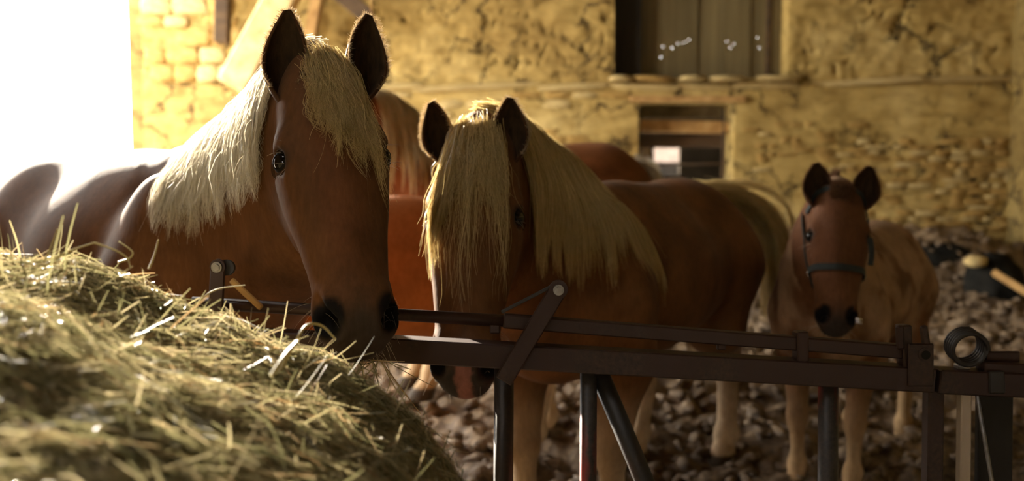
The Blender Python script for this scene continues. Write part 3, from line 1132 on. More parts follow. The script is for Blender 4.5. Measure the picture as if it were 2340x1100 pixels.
    HC((.2, 0, -.072), (.56, 0, -.080), .070, .052, .04)
    for s in (-1, 1):
        HC((.25, s * .058 * hb, -.098), (.56, s * .034, -.10), .058, .048, .04)
        HE((.205, s * .090 * hb, -.074), (.058, .034, .034), .03)
        HE((.255, s * .064 * hb, -.175), (.15, .048, .115), .045)
        HC((.27, s * .090 * hb, -.125), (.45, s * .066, -.115), .022, .016, .03)
        HC((.30, s * .045, -.245), (.56, s * .022, -.175), .036, .034, .04)
        HE((.600, s * .054 * mw, -.078), (.060, .038, .044), .03)
    HE((.59, 0, -.10), (.085, .074 * mw, .066), .035)
    HE((.652, 0, -.122), (.044, .062 * mw, .044), .025)
    HE((.625, 0, -.182), (.055, .048 * mw, .030), .016)
    HE((.585, 0, -.20), (.04, .042 * mw, .030), .025)
    for s in (-1, 1):
        HC((.565, s * .080 * mw, -.070), (.632, s * .064 * mw, -.052), .016, .026, .016, True)
        HC((.61, s * .064 * mw, -.070), (.585, s * .038, -.085), .022, .012, .014, True)
        HC((.665, s * .030, -.163), (.56, s * .062 * mw, -.158), .006, .006, .012, True)
                # eye socket
        ed = s * .76 * Sv + .62 * N + .06 * D
        ed /= np.linalg.norm(ed)
        ec = H(.228, s * .100 * hb, -.082)
        B.ell(ec + ed * .013 * hs, np.array([.030, .025, .025]) * hs, HA, .012 * hs, True)
    if c.get('mouth'):
        HE((.690, 0, -.158), (.05, .048, .0075), .012, True)
    B.grid(c['res'])
    V, Q = B.mesh()
    nb = len(V)
    mi = np.zeros(len(Q), int)
    # --- coat colours (what the hair is, not how it is lit)
    rel = (V - poll) / hs
    hu, hv, hw = rel @ D / hl, rel @ Sv, rel @ N
    nz_ = fbm(V * 9, 3, 5)
    nf_ = fbm(V * 40, 2, 15)
    coat = np.array(c['coat'])
    col = np.repeat(coat[None], nb, 0)
    def blend(col, new, m): return col * (1 - m[:, None]) + np.array(new)[None] * m[:, None]
    in_head = (hu > -.05) & (hu < .8) & (np.abs(hv) < .22) & (hw > -.32) & (hw < .12)
    col = blend(col, c.get('flank', coat), smooth(-.1, .25, nz_ + .12) * (~in_head) * smooth(.55 * sz, .9 * sz, V[:, 2]))
    legm = smooth(kz * sz + .06, kz * sz - .18, V[:, 2] + nz_ * .15)
    col = blend(col, c['leg'], legm * c.get('leg_amt', .85))
    col = blend(col, c.get('inner_leg', c['leg']), (~in_head) * smooth(.72 * sz, .45 * sz, V[:, 2]) * .5)
    col = blend(col, (.06, .045, .03), smooth(.075, .06, V[:, 2]))
    mz = smooth(c.get('mz0', .44), c.get('mz0', .44) + .13, hu + nz_ * .12 - .06 * np.abs(hv) / .08) * in_head
    col = blend(col, c['muzzle_col'], mz * .95)
    col = blend(col, (.006, .005, .005), smooth(.042, .026, np.hypot((hu - .606) * .8, np.abs(hv) - .064 * mw)) * (hw > -.10) * in_head)
    col = blend(col, (.02, .016, .013), smooth(.044, .026, np.sqrt((hu - .228) ** 2 + (np.abs(hv) - .112) ** 2 + (hw + .07) ** 2)) * in_head * .8)
    if 'pink' in c:
        col = blend(col, (.24, .11, .085), smooth(.024, .016, np.abs(hv - .003 + nf_ * .02)) * smooth(.57, .60, hu) * (hw > -.16) * in_head)
    if 'face' in c:
        col = blend(col, c['face'], smooth(.09, .03, np.abs(hv)) * smooth(-.06, -.02, hw) * smooth(.1, .2, hu) * smooth(.6, .45, hu) * in_head * .7)
    if 'blaze' in c:
        col = blend(col, (.55, .47, .38), smooth(.035, .02, np.abs(hv + nz_ * .02)) * (hw > -.08) * smooth(.10, .14, hu) * smooth(c['blaze'], c['blaze'] - .06, hu + nz_ * .08) * in_head)
    # --- ears
    EV, EQ, EM, EC = [V], [Q], [mi], [col]
    nv = nb
    fuzz_p, fuzz_d, fuzz_l = [], [], []
    for s in (-1, 1):
        e = c['ears'][s]
        ax = e[0] * -D + e[1] * N + s * e[2] * Sv
        op = e[3] * N + s * e[4] * Sv + .2 * D
        bend = -s * Sv * .022 * hs + N * .012
        v_, q_, m_, rp, rd, ir, on, axn, bk, bkd = ear_geo(H(.072, s * .078, -.10), ax, op, e[5], e[6], bend)
        EV.append(v_)
        EQ.append(q_ + nv)
        EM.append(m_)
        cc = np.repeat((coat * .55)[None], len(v_), 0)
        EC.append(cc)
        nv += len(v_)
        rep = 46 if not foal else 30
        for _ in range(rep):
            j = R.uniform(-1, 1, (len(rp), 1))
            rpp = rp + (np.roll(rp, 1, 0) - rp) * (np.abs(j) * (np.linalg.norm(np.roll(rp, 1, 0) - rp, axis=1, keepdims=True) < .04))
            fuzz_p.append(rpp)
            rdn = rd / (np.linalg.norm(rd, axis=1, keepdims=True) + 1e-9)
            fuzz_d.append(rdn + axn * .7 + R.normal(size=rp.shape) * .35)
            fuzz_l.append(R.uniform(.006, .019, len(rp)) * (hs if not foal else 1))
        for _ in range(3):
            fuzz_p.append(bk)
            fuzz_d.append(bkd / (np.linalg.norm(bkd, axis=1, keepdims=True) + 1e-9) * .6 + axn + R.normal(size=bk.shape) * .3)
            fuzz_l.append(R.uniform(.006, .014, len(bk)))
    # --- eyelids
    hb = c.get('broad', 1.1)
    eyes = []
    for s in (-1, 1):
        ed = s * .76 * Sv + .62 * N + .06 * D
        ed /= np.linalg.norm(ed)
        ec = H(.228, s * .100 * hb, -.082)
        e1 = D - ed * (D @ ed)
        e1 = e1 / np.linalg.norm(e1) + 0
        e2 = np.cross(ed, e1)
        # tilt the almond
        a_ = 1.0 * s
        e1, e2 = e1 * math.cos(a_) + e2 * math.sin(a_), e2 * math.cos(a_) - e1 * math.sin(a_)
        eyes.append((ec, ed))
        al = np.linspace(0, 2 * math.pi, 33)[:-1]
        rings = []
        for sc_, R_, dp in ((.78, .0268, 0), (.86, .0280, .0), (1.06, .0288, -.001), (1.36, .032, -.006), (1.8, .05, -.026)):
            px = np.cos(al) * .0245 * sc_ * hs
            py = np.sin(al) * .0165 * sc_ * hs * (1.12 if sc_ < .9 else 1.2)
            rho2 = np.minimum(px ** 2 + py ** 2, (R_ * hs) ** 2 * .98)
            hgt = np.sqrt((R_ * hs) ** 2 - rho2) + dp * hs
            if R_ == .05: hgt = np.full(32, .004 * hs)
            rings.append(ec + ed * hgt[:, None] + e1 * px[:, None] + e2 * py[:, None])
        v_ = np.concatenate(rings)
        ii = np.arange(len(v_)).reshape(5, 32)
        q_ = np.stack([ii[:-1], np.roll(ii, -1, 1)[:-1], np.roll(ii, -1, 1)[1:], ii[1:]], -1).reshape(-1, 4)
        EV.append(v_)
        EQ.append(q_[:, ::-1] + nv)
        EM.append(np.where(np.arange(len(q_)) < 64, 1, 0))
        lc = np.repeat((coat * .5)[None], len(v_), 0)
        lc[:64] = (.03, .022, .016)
        EC.append(lc)
        nv += len(v_)
    V = np.concatenate(EV)
    Q = np.concatenate(EQ)
    me = np_mesh('body', V, Q)
    me.polygons.foreach_set('material_index', np.concatenate(EM).astype(np.int32))
    ca_ = me.attributes.new('coat', 'FLOAT_COLOR', 'POINT')
    cc = np.concatenate(EC)
    ca_.data.foreach_set('color', np.c_[cc, np.ones(len(cc))].astype(np.float32).ravel())
    root = empty(c.get('name', 'horse'), org, rz)
    tag(root, c['label'], c.get('cat', 'horse'), c.get('group'))
    o = link('body', me, M['coat'], root)
    me.materials.append(M['skin'])
    me.materials.append(M['ear_in'])
    for ec, ed in eyes:
        bm = bmesh.new()
        bmesh.ops.create_uvsphere(bm, u_segments=24, v_segments=16, radius=.0263 * hs)
        eo = link('eye', mesh_from_bm(bm, 'eye', True), M['eye'], root)
        eo.location = ec
        tag(eo, 'glossy dark eye')
    # ear and outline fuzz
    if c.get('fuzz', True):
        fp, fd, fl_ = np.concatenate(fuzz_p), np.concatenate(fuzz_d), np.concatenate(fuzz_l)
        fd /= np.linalg.norm(fd, axis=1, keepdims=True)
        t = np.linspace(0, 1, 3)[None, :, None]
        pth = fp[:, None] + fd[:, None] * (t * fl_[:, None, None]) - np.array([0, 0, .003]) * t ** 2
        tag(link('ear_fuzz', strands(pth, .00045, .0001, 3, 'ear_fuzz'), M[c.get('fuzz_mat', 'fuzz')], root), kind='stuff')
    # short body hair that catches the light along the outline
    if c.get('nap'):
        n_ = c['nap']
        w_ok = np.where((V[:nb, 2] > .55 * sz))[0]
        pick = w_ok[R.randint(0, len(w_ok), n_)]
        p0 = V[pick]
        d_, g_ = B.sample(p0)
        lie = np.where(((p0 - poll) @ N > -.3)[:, None] & in_head[pick][:, None], D[None] * 1.0, np.array([[-.6, 0, -.8]]))
        dr_ = g_ * .5 + lie + R.normal(size=p0.shape) * .25
        dr_ /= np.linalg.norm(dr_, axis=1, keepdims=True)
        ln = R.uniform(.006, .014, n_) * np.where(in_head[pick], .7, 1)
        t = np.linspace(0, 1, 3)[None, :, None]
        pth = p0[:, None] + dr_[:, None] * (t * ln[:, None, None]) + g_[:, None] * .0015
        me2 = strands(pth, .0004, .00012, 3, 'short_coat_hair')
        a2 = me2.attributes.new('coat', 'FLOAT_COLOR', 'POINT')
        cc2 = np.repeat(col[pick], 9, 0)
        a2.data.foreach_set('color', np.c_[cc2, np.ones(len(cc2))].astype(np.float32).ravel())
        tag(link('short_coat_hair', me2, M['coat_hair'], root), kind='stuff')
    return dict(root=root, body=B, H=H, D=D, S=Sv, N=N, crest=crest, W=W, poll=poll, hs=hs, wl=wl, Rm=Rm, org=org, S3=S3, crest_b=(W, crest_end, nl))


def crest_points(h, n, lo=.0, hi=1.0, rng=.01):
    t = R.uniform(lo, hi, n)
    c = h['crest']
    x = t * (len(c) - 1)
    i = np.clip(x.astype(int), 0, len(c) - 2)
    p = c[i] + (c[i + 1] - c[i]) * (x - i)[:, None]
    tan = c[i + 1] - c[i]
    tan /= np.linalg.norm(tan, axis=1, keepdims=True)
    lat = np.cross(np.array([0, 0, 1.0])[None], tan)
    lat /= np.linalg.norm(lat, axis=1, keepdims=True)          # horse's left
    nrm = np.cross(tan, lat)
    d, g = h['body'].sample(p)
    # climb to the top of the crest
    p = p + nrm * .05
    for _ in range(4):
        d, g = h['body'].sample(p)
        p = p - nrm * (d - .002)[:, None]
    return p, tan, lat, nrm, t


M['coat_hair'] = None
m = coat_mat('coat_hair')
M['coat_hair'] = m
PALE = (.50, .36, .20)

EAR = {-1: (.95, .42, .08, 1, .30, .212, .046), 1: (.95, .42, .34, 1, .20, .212, .046)}
h1 = build_horse(dict(
    org=(-1.296, 3.434, .03), fwd=(.687, -.727, 0), scale=(1.0, 1.03, 1.03), poll=(-.429, 2.318, 1.689), head=(.363, .413, .05),
    head_scale=1.0, res=.0085, coat=(.120, .052, .020), flank=(.150, .064, .024), leg=PALE, muzzle_col=(.050, .036, .026), mz0=.50,
    face=(.12, .043, .016), ears=EAR, neck=1.0, arch=.0,
    label='large chestnut horse reaching its head over the rail beside the hay', cat='horse'))
h2 = build_horse(dict(
    org=(.45, 3.90, .06), fwd=(-.483, -.876, 0), scale=(1.08, 1.0, .92), poll=(-.098, 2.70, 1.545), head=(-.10, .344, -.019),
    head_scale=1.0, head_len=1.04, res=.0085, coat=(.130, .056, .020), flank=(.170, .072, .025), leg=(.55, .42, .27), muzzle_col=(.030, .028, .025), mz0=.50, pink=1,
    ears={-1: (.95, .38, .50, 1, .25, .178, .041), 1: (.95, .38, .18, 1, .25, .178, .043)}, mouth=True,
    feet={('f', -1): (.02, .02), ('f', 1): (-.06, 0), ('h', 1): (.0, .02), ('h', -1): (.16, 0)},
    label='chestnut horse with long golden forelock standing behind the middle of the rail', cat='horse'))
h3 = build_horse(dict(
    org=(0.0, 5.42, .20), fwd=(-.95, -.30, 0), scale=(.95, .95, .95), poll=tuple(P(800, 225, 5.15)), head=(math.radians(-60), .5, 0),
    head_scale=.95, res=.016, coat=(.20, .075, .024), leg=PALE, muzzle_col=(.05, .04, .03), ears={-1: EAR[-1], 1: EAR[-1]}, fuzz=False,
    label='far chestnut horse mostly hidden behind the two front horses, rump in front of the doorway', cat='horse'))
h4 = build_horse(dict(
    name='foal', org=(-.42, 4.42, .10), fwd=(-.97, -.2, 0), scale=(.80, .78, .84), poll=tuple(P(740, 520, 4.0)), head=(math.radians(-70), .6, 0),
    head_scale=.8, res=.016, coat=(.36, .115, .028), leg=(.60, .46, .28), muzzle_col=(.05, .04, .03), ears={-1: (.95, .4, .3, 1, .3, .13, .032), 1: (.95, .4, .3, 1, .3, .13, .032)}, fuzz=False,
    knee=.46, leg_thick=.9, feet={('h', 1): (.05, 0), ('h', -1): (-.1, 0)},
    label='orange chestnut foal half hidden between the two front horses', cat='foal'))
h5 = build_horse(dict(
    name='foal', org=(1.52, 4.40, .04), fwd=(-.545, -.838, 0), scale=(.76, .72, .79), poll=(1.2, 3.616, 1.352), head=(-.16, .386, -.06),
    head_scale=.84, head_len=.92, res=.0095, coat=(.15, .062, .026), flank=(.38, .24, .135), leg=(.46, .31, .16), muzzle_col=(.035, .03, .026), mz0=.50, muzzle=.95,
    ears={-1: (.95, .35, .30, 1, .1, .165, .046), 1: (.95, .35, .34, 1, .1, .165, .046)}, fuzz_mat='foal_fuzz', knee=.42, leg_thick=.95, barrel=.9, foal=True,
    label='brown foal in a dark halter facing the camera at right', cat='foal'))


# --- manes, forelocks and tails
def mane(h, n, per, side, length, mat, lo=.05, hi=.97, spread=(.016, .012, .008), label=None, steps=13, back=.2, curl=.012, r0=.0008, wind=(0, 0, 0), lift=(.004, .028), out=.8, grav=.42, len_t=None, freq=3.0, macro=0):
    p, tan, lat, nrm, t = crest_points(h, n, lo, hi)
    dirs = lat * side * out + nrm * .45 - tan * back + R.normal(size=p.shape) * .18
    ln = R.uniform(length[0], length[1], n)
    if len_t is not None: ln = ln * np.interp(t, *len_t)
    g = drape(h['body'], p, dirs, ln, steps, grav, .62, .010, wind)
    if macro:
        # neighbouring hair gathers into separate long locks towards the tips
        cl = np.floor((t - lo) / (hi - lo) * macro + R.normal(0, .25, n)).astype(int)
        tt = np.linspace(0, 1, steps)[None, :, None]
        for k_ in np.unique(cl):
            m_ = cl == k_
            g[m_] += (g[m_].mean(0, keepdims=True) - g[m_]) * (.72 * tt ** 1.1)
    o = link('mane', locks(h['body'], g, per, spread, .78, curl, r0, name='mane', lift=lift, freq=freq), mat, h['root'])
    tag(o, label, kind='stuff')
    return o


# first horse: pale wavy mane falling on the side towards the light
mane(h1, 170, 65, -1, (.34, .56), M['flaxen'], .38, 1.0, label='pale wavy mane', curl=.012, spread=(.012, .010, .009), freq=2.6, macro=16)
mane(h2, 150, 65, 1, (.40, .70), M['flaxen_gold'], .10, 1.0, label='long golden mane', curl=.008, spread=(.014, .012, .010), lift=(.004, .035), freq=1.2, macro=13)
mane(h3, 80, 40, 1, (.50, .66), M['flaxen_gold'], .05, 1.0, label='golden mane', r0=.0018, spread=(.014, .012, .01), curl=.006, freq=1.5)


def forelock(h, n, per, length, mat, shift=0.0, label=None, drift=0.0, spread=.010, curl=.010, wid=.05, r0=.0007, slant=0.0, freq=1.6):
    hs = h['hs']
    u = R.uniform(-.065, .035, n)
    v = R.uniform(-wid, wid, n) + shift
    p = h['poll'] + hs * (u[:, None] * h['D'] + v[:, None] * h['S'] + .03 * h['N'])
    for _ in range(6):
        d, g = h['body'].sample(p)
        p = p - g * (d - .002)[:, None]
    dirs = h['N'] * .7 + h['D'] * .9 + h['S'] * (v * 5 + drift)[:, None] + R.normal(size=p.shape) * .12
    wd = h['D'] * .5 + h['S'] * drift * .5
    g = drape(h['body'], p, dirs, R.uniform(length[0], length[1], n) * (1 + slant * (v - shift) / wid), 13, .42, .66, .008, wd)
    o = link('forelock', locks(h['body'], g, per, (spread, spread, spread), .72, curl, r0, name='forelock', lift=(.003, .022), freq=freq), mat, h['root'])
    tag(o, label, kind='stuff')


forelock(h1, 85, 50, (.19, .29), M['flaxen_gold'], .004, 'golden forelock', .30, wid=.056, slant=.28, curl=.012, freq=1.4)
forelock(h2, 46, 50, (.14, .235), M['flaxen_gold'], .01, 'long golden forelock covering the forehead', .05, wid=.075)
forelock(h2, 30, 50, (.30, .42), M['flaxen_gold'], -.070, 'long side strands of the forelock', -.16, wid=.02)
forelock(h2, 40, 10, (.34, .52), M['flaxen_gold'], .01, 'thin loose strands of the forelock', .05, wid=.07, spread=.014)


def tail(h, n, per, ctrl, mat, label, spread=.018, r0=.0013):
    pts = np.array([h['S3'](q) for q in ctrl])
    t = np.linspace(0, 1, 16)
    g0 = bez(pts[0], pts[1], pts[2], pts[3], t)
    jit = R.normal(size=(n, 1, 3)) * np.array([.032, .035, .02])
    root_j = R.normal(size=(n, 1, 3)) * np.array([.03, .02, .015])
    g = g0[None] + root_j * (1 - t)[None, :, None] + jit * (np.sin(np.pi * np.minimum(t * 1.1, 1)) + .5 * t)[None, :, None]
    o = link('tail', locks(h['body'], g, per, (spread,) * 3, .7, .012, r0, name='tail', lift=(.004, .03)), mat, h['root'])
    tag(o, label, kind='stuff')


tail(h2, 90, 50, [(-.72, .05, 1.34), (-.98, .20, 1.40), (-1.04, .34, 1.05), (-.94, .30, .70)], M['flaxen_gold'], 'pale tail')
tail(h3, 30, 30, [(-.78, .0, 1.28), (-.93, .0, 1.27), (-.93, 0, 1.0), (-.92, 0, .5)], M['flaxen'], 'pale tail')
tail(h1, 20, 10, [(-.78, .0, 1.32), (-1.0, .0, 1.36), (-.98, 0, 1.0), (-.95, 0, .5)], M['flaxen'], 'pale tail')
tail(h5, 30, 12, [(-.80, .0, 1.25), (-.95, .0, 1.25), (-.98, 0, 1.0), (-.95, 0, .75)], M['foal_fuzz'], 'short fluffy tail')


# foal: short upright tuft between the ears and along the crest
def tuft(h, n, mat):
    p, tan, lat, nrm, t = crest_points(h, n, .25, .9)
    u = R.uniform(-.04, .05, n // 2)
    v = R.uniform(-.055, .055, n // 2)
    q = h['poll'] + h['hs'] * (u[:, None] * h['D'] + v[:, None] * h['S'] + .02 * h['N'])
    for _ in range(6):
        d, g = h['body'].sample(q)
        q = q - g * d[:, None]
    p = np.concatenate([p, q])
    d, g = h['body'].sample(p)
    dr = g * 1.0 + R.normal(size=p.shape) * .3 + np.array([0, 0, .5])
    dr /= np.linalg.norm(dr, axis=1, keepdims=True)
    L = R.uniform(.012, .035, len(p))
    tt = np.linspace(0, 1, 5)[None, :, None]
    pth = p[:, None] + dr[:, None] * tt * L[:, None, None] + np.array([0, 0, -.012]) * tt ** 2 + R.normal(size=(len(p), 1, 3)) * .01 * tt
    tag(link('mane', strands(pth, .0008, .0002, 3, 'mane'), mat, h['root']), 'short fuzzy tuft of mane', kind='stuff')


tuft(h5, 2600, M['foal_fuzz'])


# whiskers and eyelashes
def whiskers(h, n, mat):
    hs = h['hs']
    u = R.uniform(.54, .68, n)
    v = R.choice([-1, 1], n) * R.uniform(.02, .075, n)
    w = R.uniform(-.2, -.10, n)
    p = h['poll'] + hs * (u[:, None] * h['D'] + v[:, None] * h['S'] + w[:, None] * h['N'])
    for _ in range(6):
        d, g = h['body'].sample(p)
        p = p - g * d[:, None]
    d, g = h['body'].sample(p)
    dr = g + R.normal(size=p.shape) * .3 + h['D'] * .3
    dr /= np.linalg.norm(dr, axis=1, keepdims=True)
    L = R.uniform(.02, .07, n)
    tt = np.linspace(0, 1, 6)[None, :, None]
    pth = p[:, None] + dr[:, None] * tt * L[:, None, None] + np.array([0, 0, -.02]) * tt ** 2
    q = []
    for s in (-1, 1):
        e = h['poll'] + hs * (.225 * h['D'] + s * .115 * h['S'] - .07 * h['N'])
        for _ in range(8):
            a = R.normal(size=3) * .006 + h['D'] * .022 * R.choice([-1, 1])
            dd = s * h['S'] * .8 + h['N'] * .7 + R.normal(size=3) * .35
            dd /= np.linalg.norm(dd)
            q.append((e + a)[None] + dd[None] * np.linspace(0, 1, 6)[:, None] * R.uniform(.02, .05) + np.array([0, 0, -.015]) * np.linspace(0, 1, 6)[:, None] ** 2)
    pth = np.concatenate([pth, np.array(q)])
    tag(link('whiskers', strands(pth, .0006, .00015, 3, 'whiskers'), mat, h['root']), kind='stuff')


for h, n in ((h1, 90), (h2, 70), (h5, 40)): whiskers(h, n, M['whisker'])

# ---- foal's halter
ho = empty('halter', h5['org'], h5['root'].rotation_euler.z)
tag(ho, 'dark webbing halter on the head of the right-hand foal', 'halter')


def band(name, pts, width_dir, w, t, mat, parent):
    """strap along points (local), width along width_dir (per point)"""
    pts = np.asarray(pts)
    n = len(pts)
    tan = np.gradient(pts, axis=0)
    tan /= np.linalg.norm(tan, axis=1, keepdims=True)
    wd = np.asarray(width_dir)
    wd = wd - tan * (wd * tan).sum(1, keepdims=True)
    wd /= np.linalg.norm(wd, axis=1, keepdims=True)
    nm = np.cross(tan, wd)
    v = np.stack([pts - wd * w / 2 - nm * t, pts + wd * w / 2 - nm * t, pts + wd * w / 2 + nm * t, pts - wd * w / 2 + nm * t], 1).reshape(-1, 3)
    q = []
    for i in range(n - 1):
        for k in range(4): q.append((4 * i + k, 4 * i + (k + 1) % 4, 4 * i + 4 + (k + 1) % 4, 4 * i + 4 + k))
    q += [(0, 3, 2, 1), (4 * n - 4, 4 * n - 3, 4 * n - 2, 4 * n - 1)]
    return link(name, np_mesh(name, v, np.array(q), False), mat, parent)


def on_head(h, q, off=.005):
    q = np.asarray(q, float)
    for _ in range(10):
        d, g = h['body'].sample(q)
        q = q - g * (d - off)[:, None] * .8
    return q


def hp(h, a): return np.array([h['H'](*x) for x in a])


ang = np.linspace(0, 2 * math.pi, 41)
ring = hp(h5, [(.395 + .05 * (math.cos(x) < 0) * -math.cos(x), .16 * math.sin(x), -.12 + .16 * math.cos(x)) for x in ang])
ring = on_head(h5, ring)
band('noseband', ring, np.repeat(h5['D'][None], len(ring), 0), .024, .002, M['nylon'], ho)
for s in (-1, 1):
    cs_ = on_head(h5, hp(h5, [(.41 - .33 * t_, s * (.10 + .02 * t_), -.135 - .07 * t_) for t_ in np.linspace(0, 1, 16)]))
    band('cheek_strap', cs_, np.repeat(h5['N'][None], 16, 0), .020, .002, M['nylon'], ho)
    ls = on_head(h5, hp(h5, [(.41 + .13 * t_, s * (.10 - .06 * t_), -.125 - .10 * t_) for t_ in np.linspace(0, 1, 12)]))
    band('chin_strap', ls, np.repeat(h5['N'][None], 12, 0), .018, .002, M['nylon'], ho)
    rp = on_head(h5, hp(h5, [(.408, s * .14, -.118)]), .008)[0]
    bm = bmesh.new()
    d, g = h5['body'].sample(rp[None])
    mt = Vector(g[0]).to_track_quat('Z', 'Y').to_matrix().to_4x4()
    mt.translation = rp
    n1, n2 = 18, 6
    vs = [[bm.verts.new(mt @ Vector(((.011 + .0022 * math.cos(b2)) * math.cos(a2), (.011 + .0022 * math.cos(b2)) * math.sin(a2), .0022 * math.sin(b2)))) for b2 in [2 * math.pi * j / n2 for j in range(n2)]] for a2 in [2 * math.pi * i / n1 for i in range(n1)]]
    for i in range(n1):
        for j in range(n2): bm.faces.new((vs[i][j], vs[(i + 1) % n1][j], vs[(i + 1) % n1][(j + 1) % n2], vs[i][(j + 1) % n2]))
    link('ring', mesh_from_bm(bm, 'ring', True), M['chrome'], ho)
tl = [h5['wl'](P(1988 + 4 * math.sin(t_ * 3), 545 + 62 * t_, 3.50)) for t_ in np.linspace(0, 1, 8)]
tl = on_head(h5, np.array(tl), .012) if False else np.array(tl)
band('loose_strap', tl, np.repeat(h5['S'][None], 8, 0), .018, .002, M['nylon'], ho)
cr = on_head(h5, hp(h5, [(.03 + .05 * abs(x), .125 * x, -.06 - .10 * abs(x)) for x in np.linspace(-1, 1, 21)]), .006)
band('crownpiece', cr, np.repeat(h5['D'][None], 21, 0), .02, .002, M['nylon'], ho)
c0 = h5['wl'](P(1955, 728, 3.40))
for k in range(2):
    pipe('snap_hook', c0 + np.array([0, 0, -.012 * k]), c0 + h5['Rm'] @ np.array([.022, 0, -.006]) + np.array([0, 0, -.012 * k]), .005, M['chrome'], ho, 10)
# ------------------------------------------------------------------ feed barrier
DB = 2.46
PXM = F_PX / DB


def b3(px, py, d=DB): return P(px, py, d)


fb = empty('feed_barrier', (0, DB, 0))
tag(fb, 'brown steel feed barrier with sliding bar running across in front of the horses', 'barrier')


def loc(p): return np.asarray(p) - np.array([0, DB, 0])


def fbar(name, p0, p1, w, t, mat, par=None, dd=0.0, bevel=.003):
    return bar(name, loc(b3(*p0, DB + dd)), loc(b3(*p1, DB + dd)), w, t, mat, fb if par is None else par, bevel)


def fpipe(name, p0, p1, r, mat, par=None, dd=0.0, dd2=None, seg=20):
    return pipe(name, loc(b3(*p0, DB + dd)), loc(b3(*p1, DB + (dd if dd2 is None else dd2))), r, mat, fb if par is None else par, seg)


GZ = 1780
fbar('lower_rail', (430, 771), (2128, 866), .060, .058, M['steel'])
fpipe('sliding_bar', (440, 692), (1240, 739), .0155, M['steel'], dd=.0)
fbar('sliding_bar', (1150, 733), (2100, 806), .034, .034, M['steel'], dd=.0)
# posts reach the floor
for (x0, x1, r, mt) in ((1152, 1146, .0245, 'steel_dark'), (1345, 1341, .021, 'steel_red'), (1893, 1888, .0245, 'steel_red')):
    fpipe('post', (x0, 830), (x1, 1100 + (GZ - 1100)), r, M[mt], dd=.012)
fpipe('brace', (1366, 845), (1690, 1620), .0245, M['steel_dark'], dd=.03)
fbar('post', (2133, 880), (2120, GZ), .040, .04, M['steel'], dd=.02)
fpipe('post', (520, 760), (512, GZ), .0245, M['steel_dark'], dd=.012)
# short lugs that carry the sliding bar
for x, y0, y1, w in ((1131, 735, 762, .026), (1648, 768, 800, .022)):
    fbar('lug', (x, y0), (x, y1), w, .02, M['steel'])
fbar('collar', (1829, 757), (1829, 825), .028, .05, M['steel'], dd=-.002)
fbar('collar', (2064, 742), (2068, 840), .024, .05, M['steel'], dd=-.002)


def lever(px_top, px_bot, w, dd, rod=None):
    lv = fbar('lever', px_top, px_bot, w, .010, M['steel'], dd=dd)
    # rounded head and bolt
    c = Vector(loc(b3(*px_top, DB + dd)))
    for nm, r, dz, mt, sg in (('head_plate', w * .52, .0, 'steel', 24), ('washer', .013, -.008, 'zinc', 20), ('bolt_head', .009, -.014, 'zinc', 6)):
        pipe(nm, c + Vector((0, .006 + dz, 0)), c + Vector((0, -.006 + dz, 0)), r, M[mt], lv, sg)
    if rod:
        bar('tie_rod', loc(b3(*rod[0], DB + dd + .004)), loc(b3(*rod[1], DB + dd + .004)), .008, .008, M['steel_dark'], lv, .001)
    return lv


lever((1276, 662), (1150, 872), .044, -.042, ((1146, 714), (1266, 652)))
lever((498, 610), (492, 730), .036, -.040)
fbar('latch_bar', (528, 640), (598, 705), .016, .008, M['beam'], dd=-.03)
fpipe('pivot_boss', (516, 612), (520, 612), .02, M['steel_dark'], dd=-.02, dd2=.02)
# end bracket: side plates, tabs and tube end
fbar('bracket_plate', (2104, 785), (2104, 884), .062, .008, M['steel'], dd=-.034)
for x, lean in ((2056, 0), (2110, 6)):
    fbar('bracket_tab', (x, 744), (x + 2 + lean, 800), .020, .012, M['steel'], dd=-.03, bevel=.005)
pt = loc(b3(2116, 812, DB - .045))
pipe('tube_end', pt, pt + np.array([0, .03, 0]), .017, M['steel'], fb)
pipe('tube_shade_disc', pt + np.array([0, -.001, 0]), pt + np.array([0, .002, 0]), .011, M['rubble'], fb)  # dark disc painted as the shade inside the tube mouth

# second panel at right with coil spring
gt = empty('barrier_gate', (0, DB, 0))
tag(gt, 'right-hand end panel of the steel barrier with pale post and coil spring mount', 'gate')
bar('top_rail', loc(b3(2137, 868)), loc(b3(2520, 886)), .060, .058, M['steel'], gt)
bar('joint_block', loc(b3(2276, 848, DB - .03)), loc(b3(2278, 900, DB - .03)), .038, .012, M['steel_dark'], gt)
bar('post', loc(b3(2203, 898)), loc(b3(2192, GZ)), .026, .03, M['pale_wood'], gt)
bar('board', loc(b3(2272, 898, DB + .03)), loc(b3(2262, GZ, DB + .03)), .088, .02, M['dark_wood'], gt)
pipe('thin_rod', loc(b3(2233, 905, DB - .03)), loc(b3(2335, 1500, DB - .03)), .005, M['zinc'], gt, 10)
bar('flange', loc(b3(2290, 803, DB + .01)), loc(b3(2290, 850, DB + .01)), .085, .012, M['steel'], gt)
bar('flange', loc(b3(2240, 838, DB + .0)), loc(b3(2360, 842, DB + .0)), .03, .05, M['steel'], gt)
sp = empty('coil_spring', tuple(b3(2208, 793)))
tag(sp, 'rusty coil spring standing on the right end of the barrier rail', 'spring')
n_t = 5.2
t = np.linspace(0, 1, 130)
a = t * 2 * math.pi * n_t
axd = np.array([.06, .99, .10])
axd /= np.linalg.norm(axd)
e1 = np.cross(axd, [0, 0, 1.])
e1 /= np.linalg.norm(e1)
e2 = np.cross(e1, axd)
hel = axd * (t[:, None] - .5) * .062 + .041 * (np.cos(a)[:, None] * e1 + np.sin(a)[:, None] * e2)
link('coil', strands(hel[None], .0055, .0055, 10, 'coil'), M['steel_dark'], sp)
bar('foot', (-.01, 0, -.042), (-.008, 0, -.056), .03, .03, M['zinc'], sp, .002)

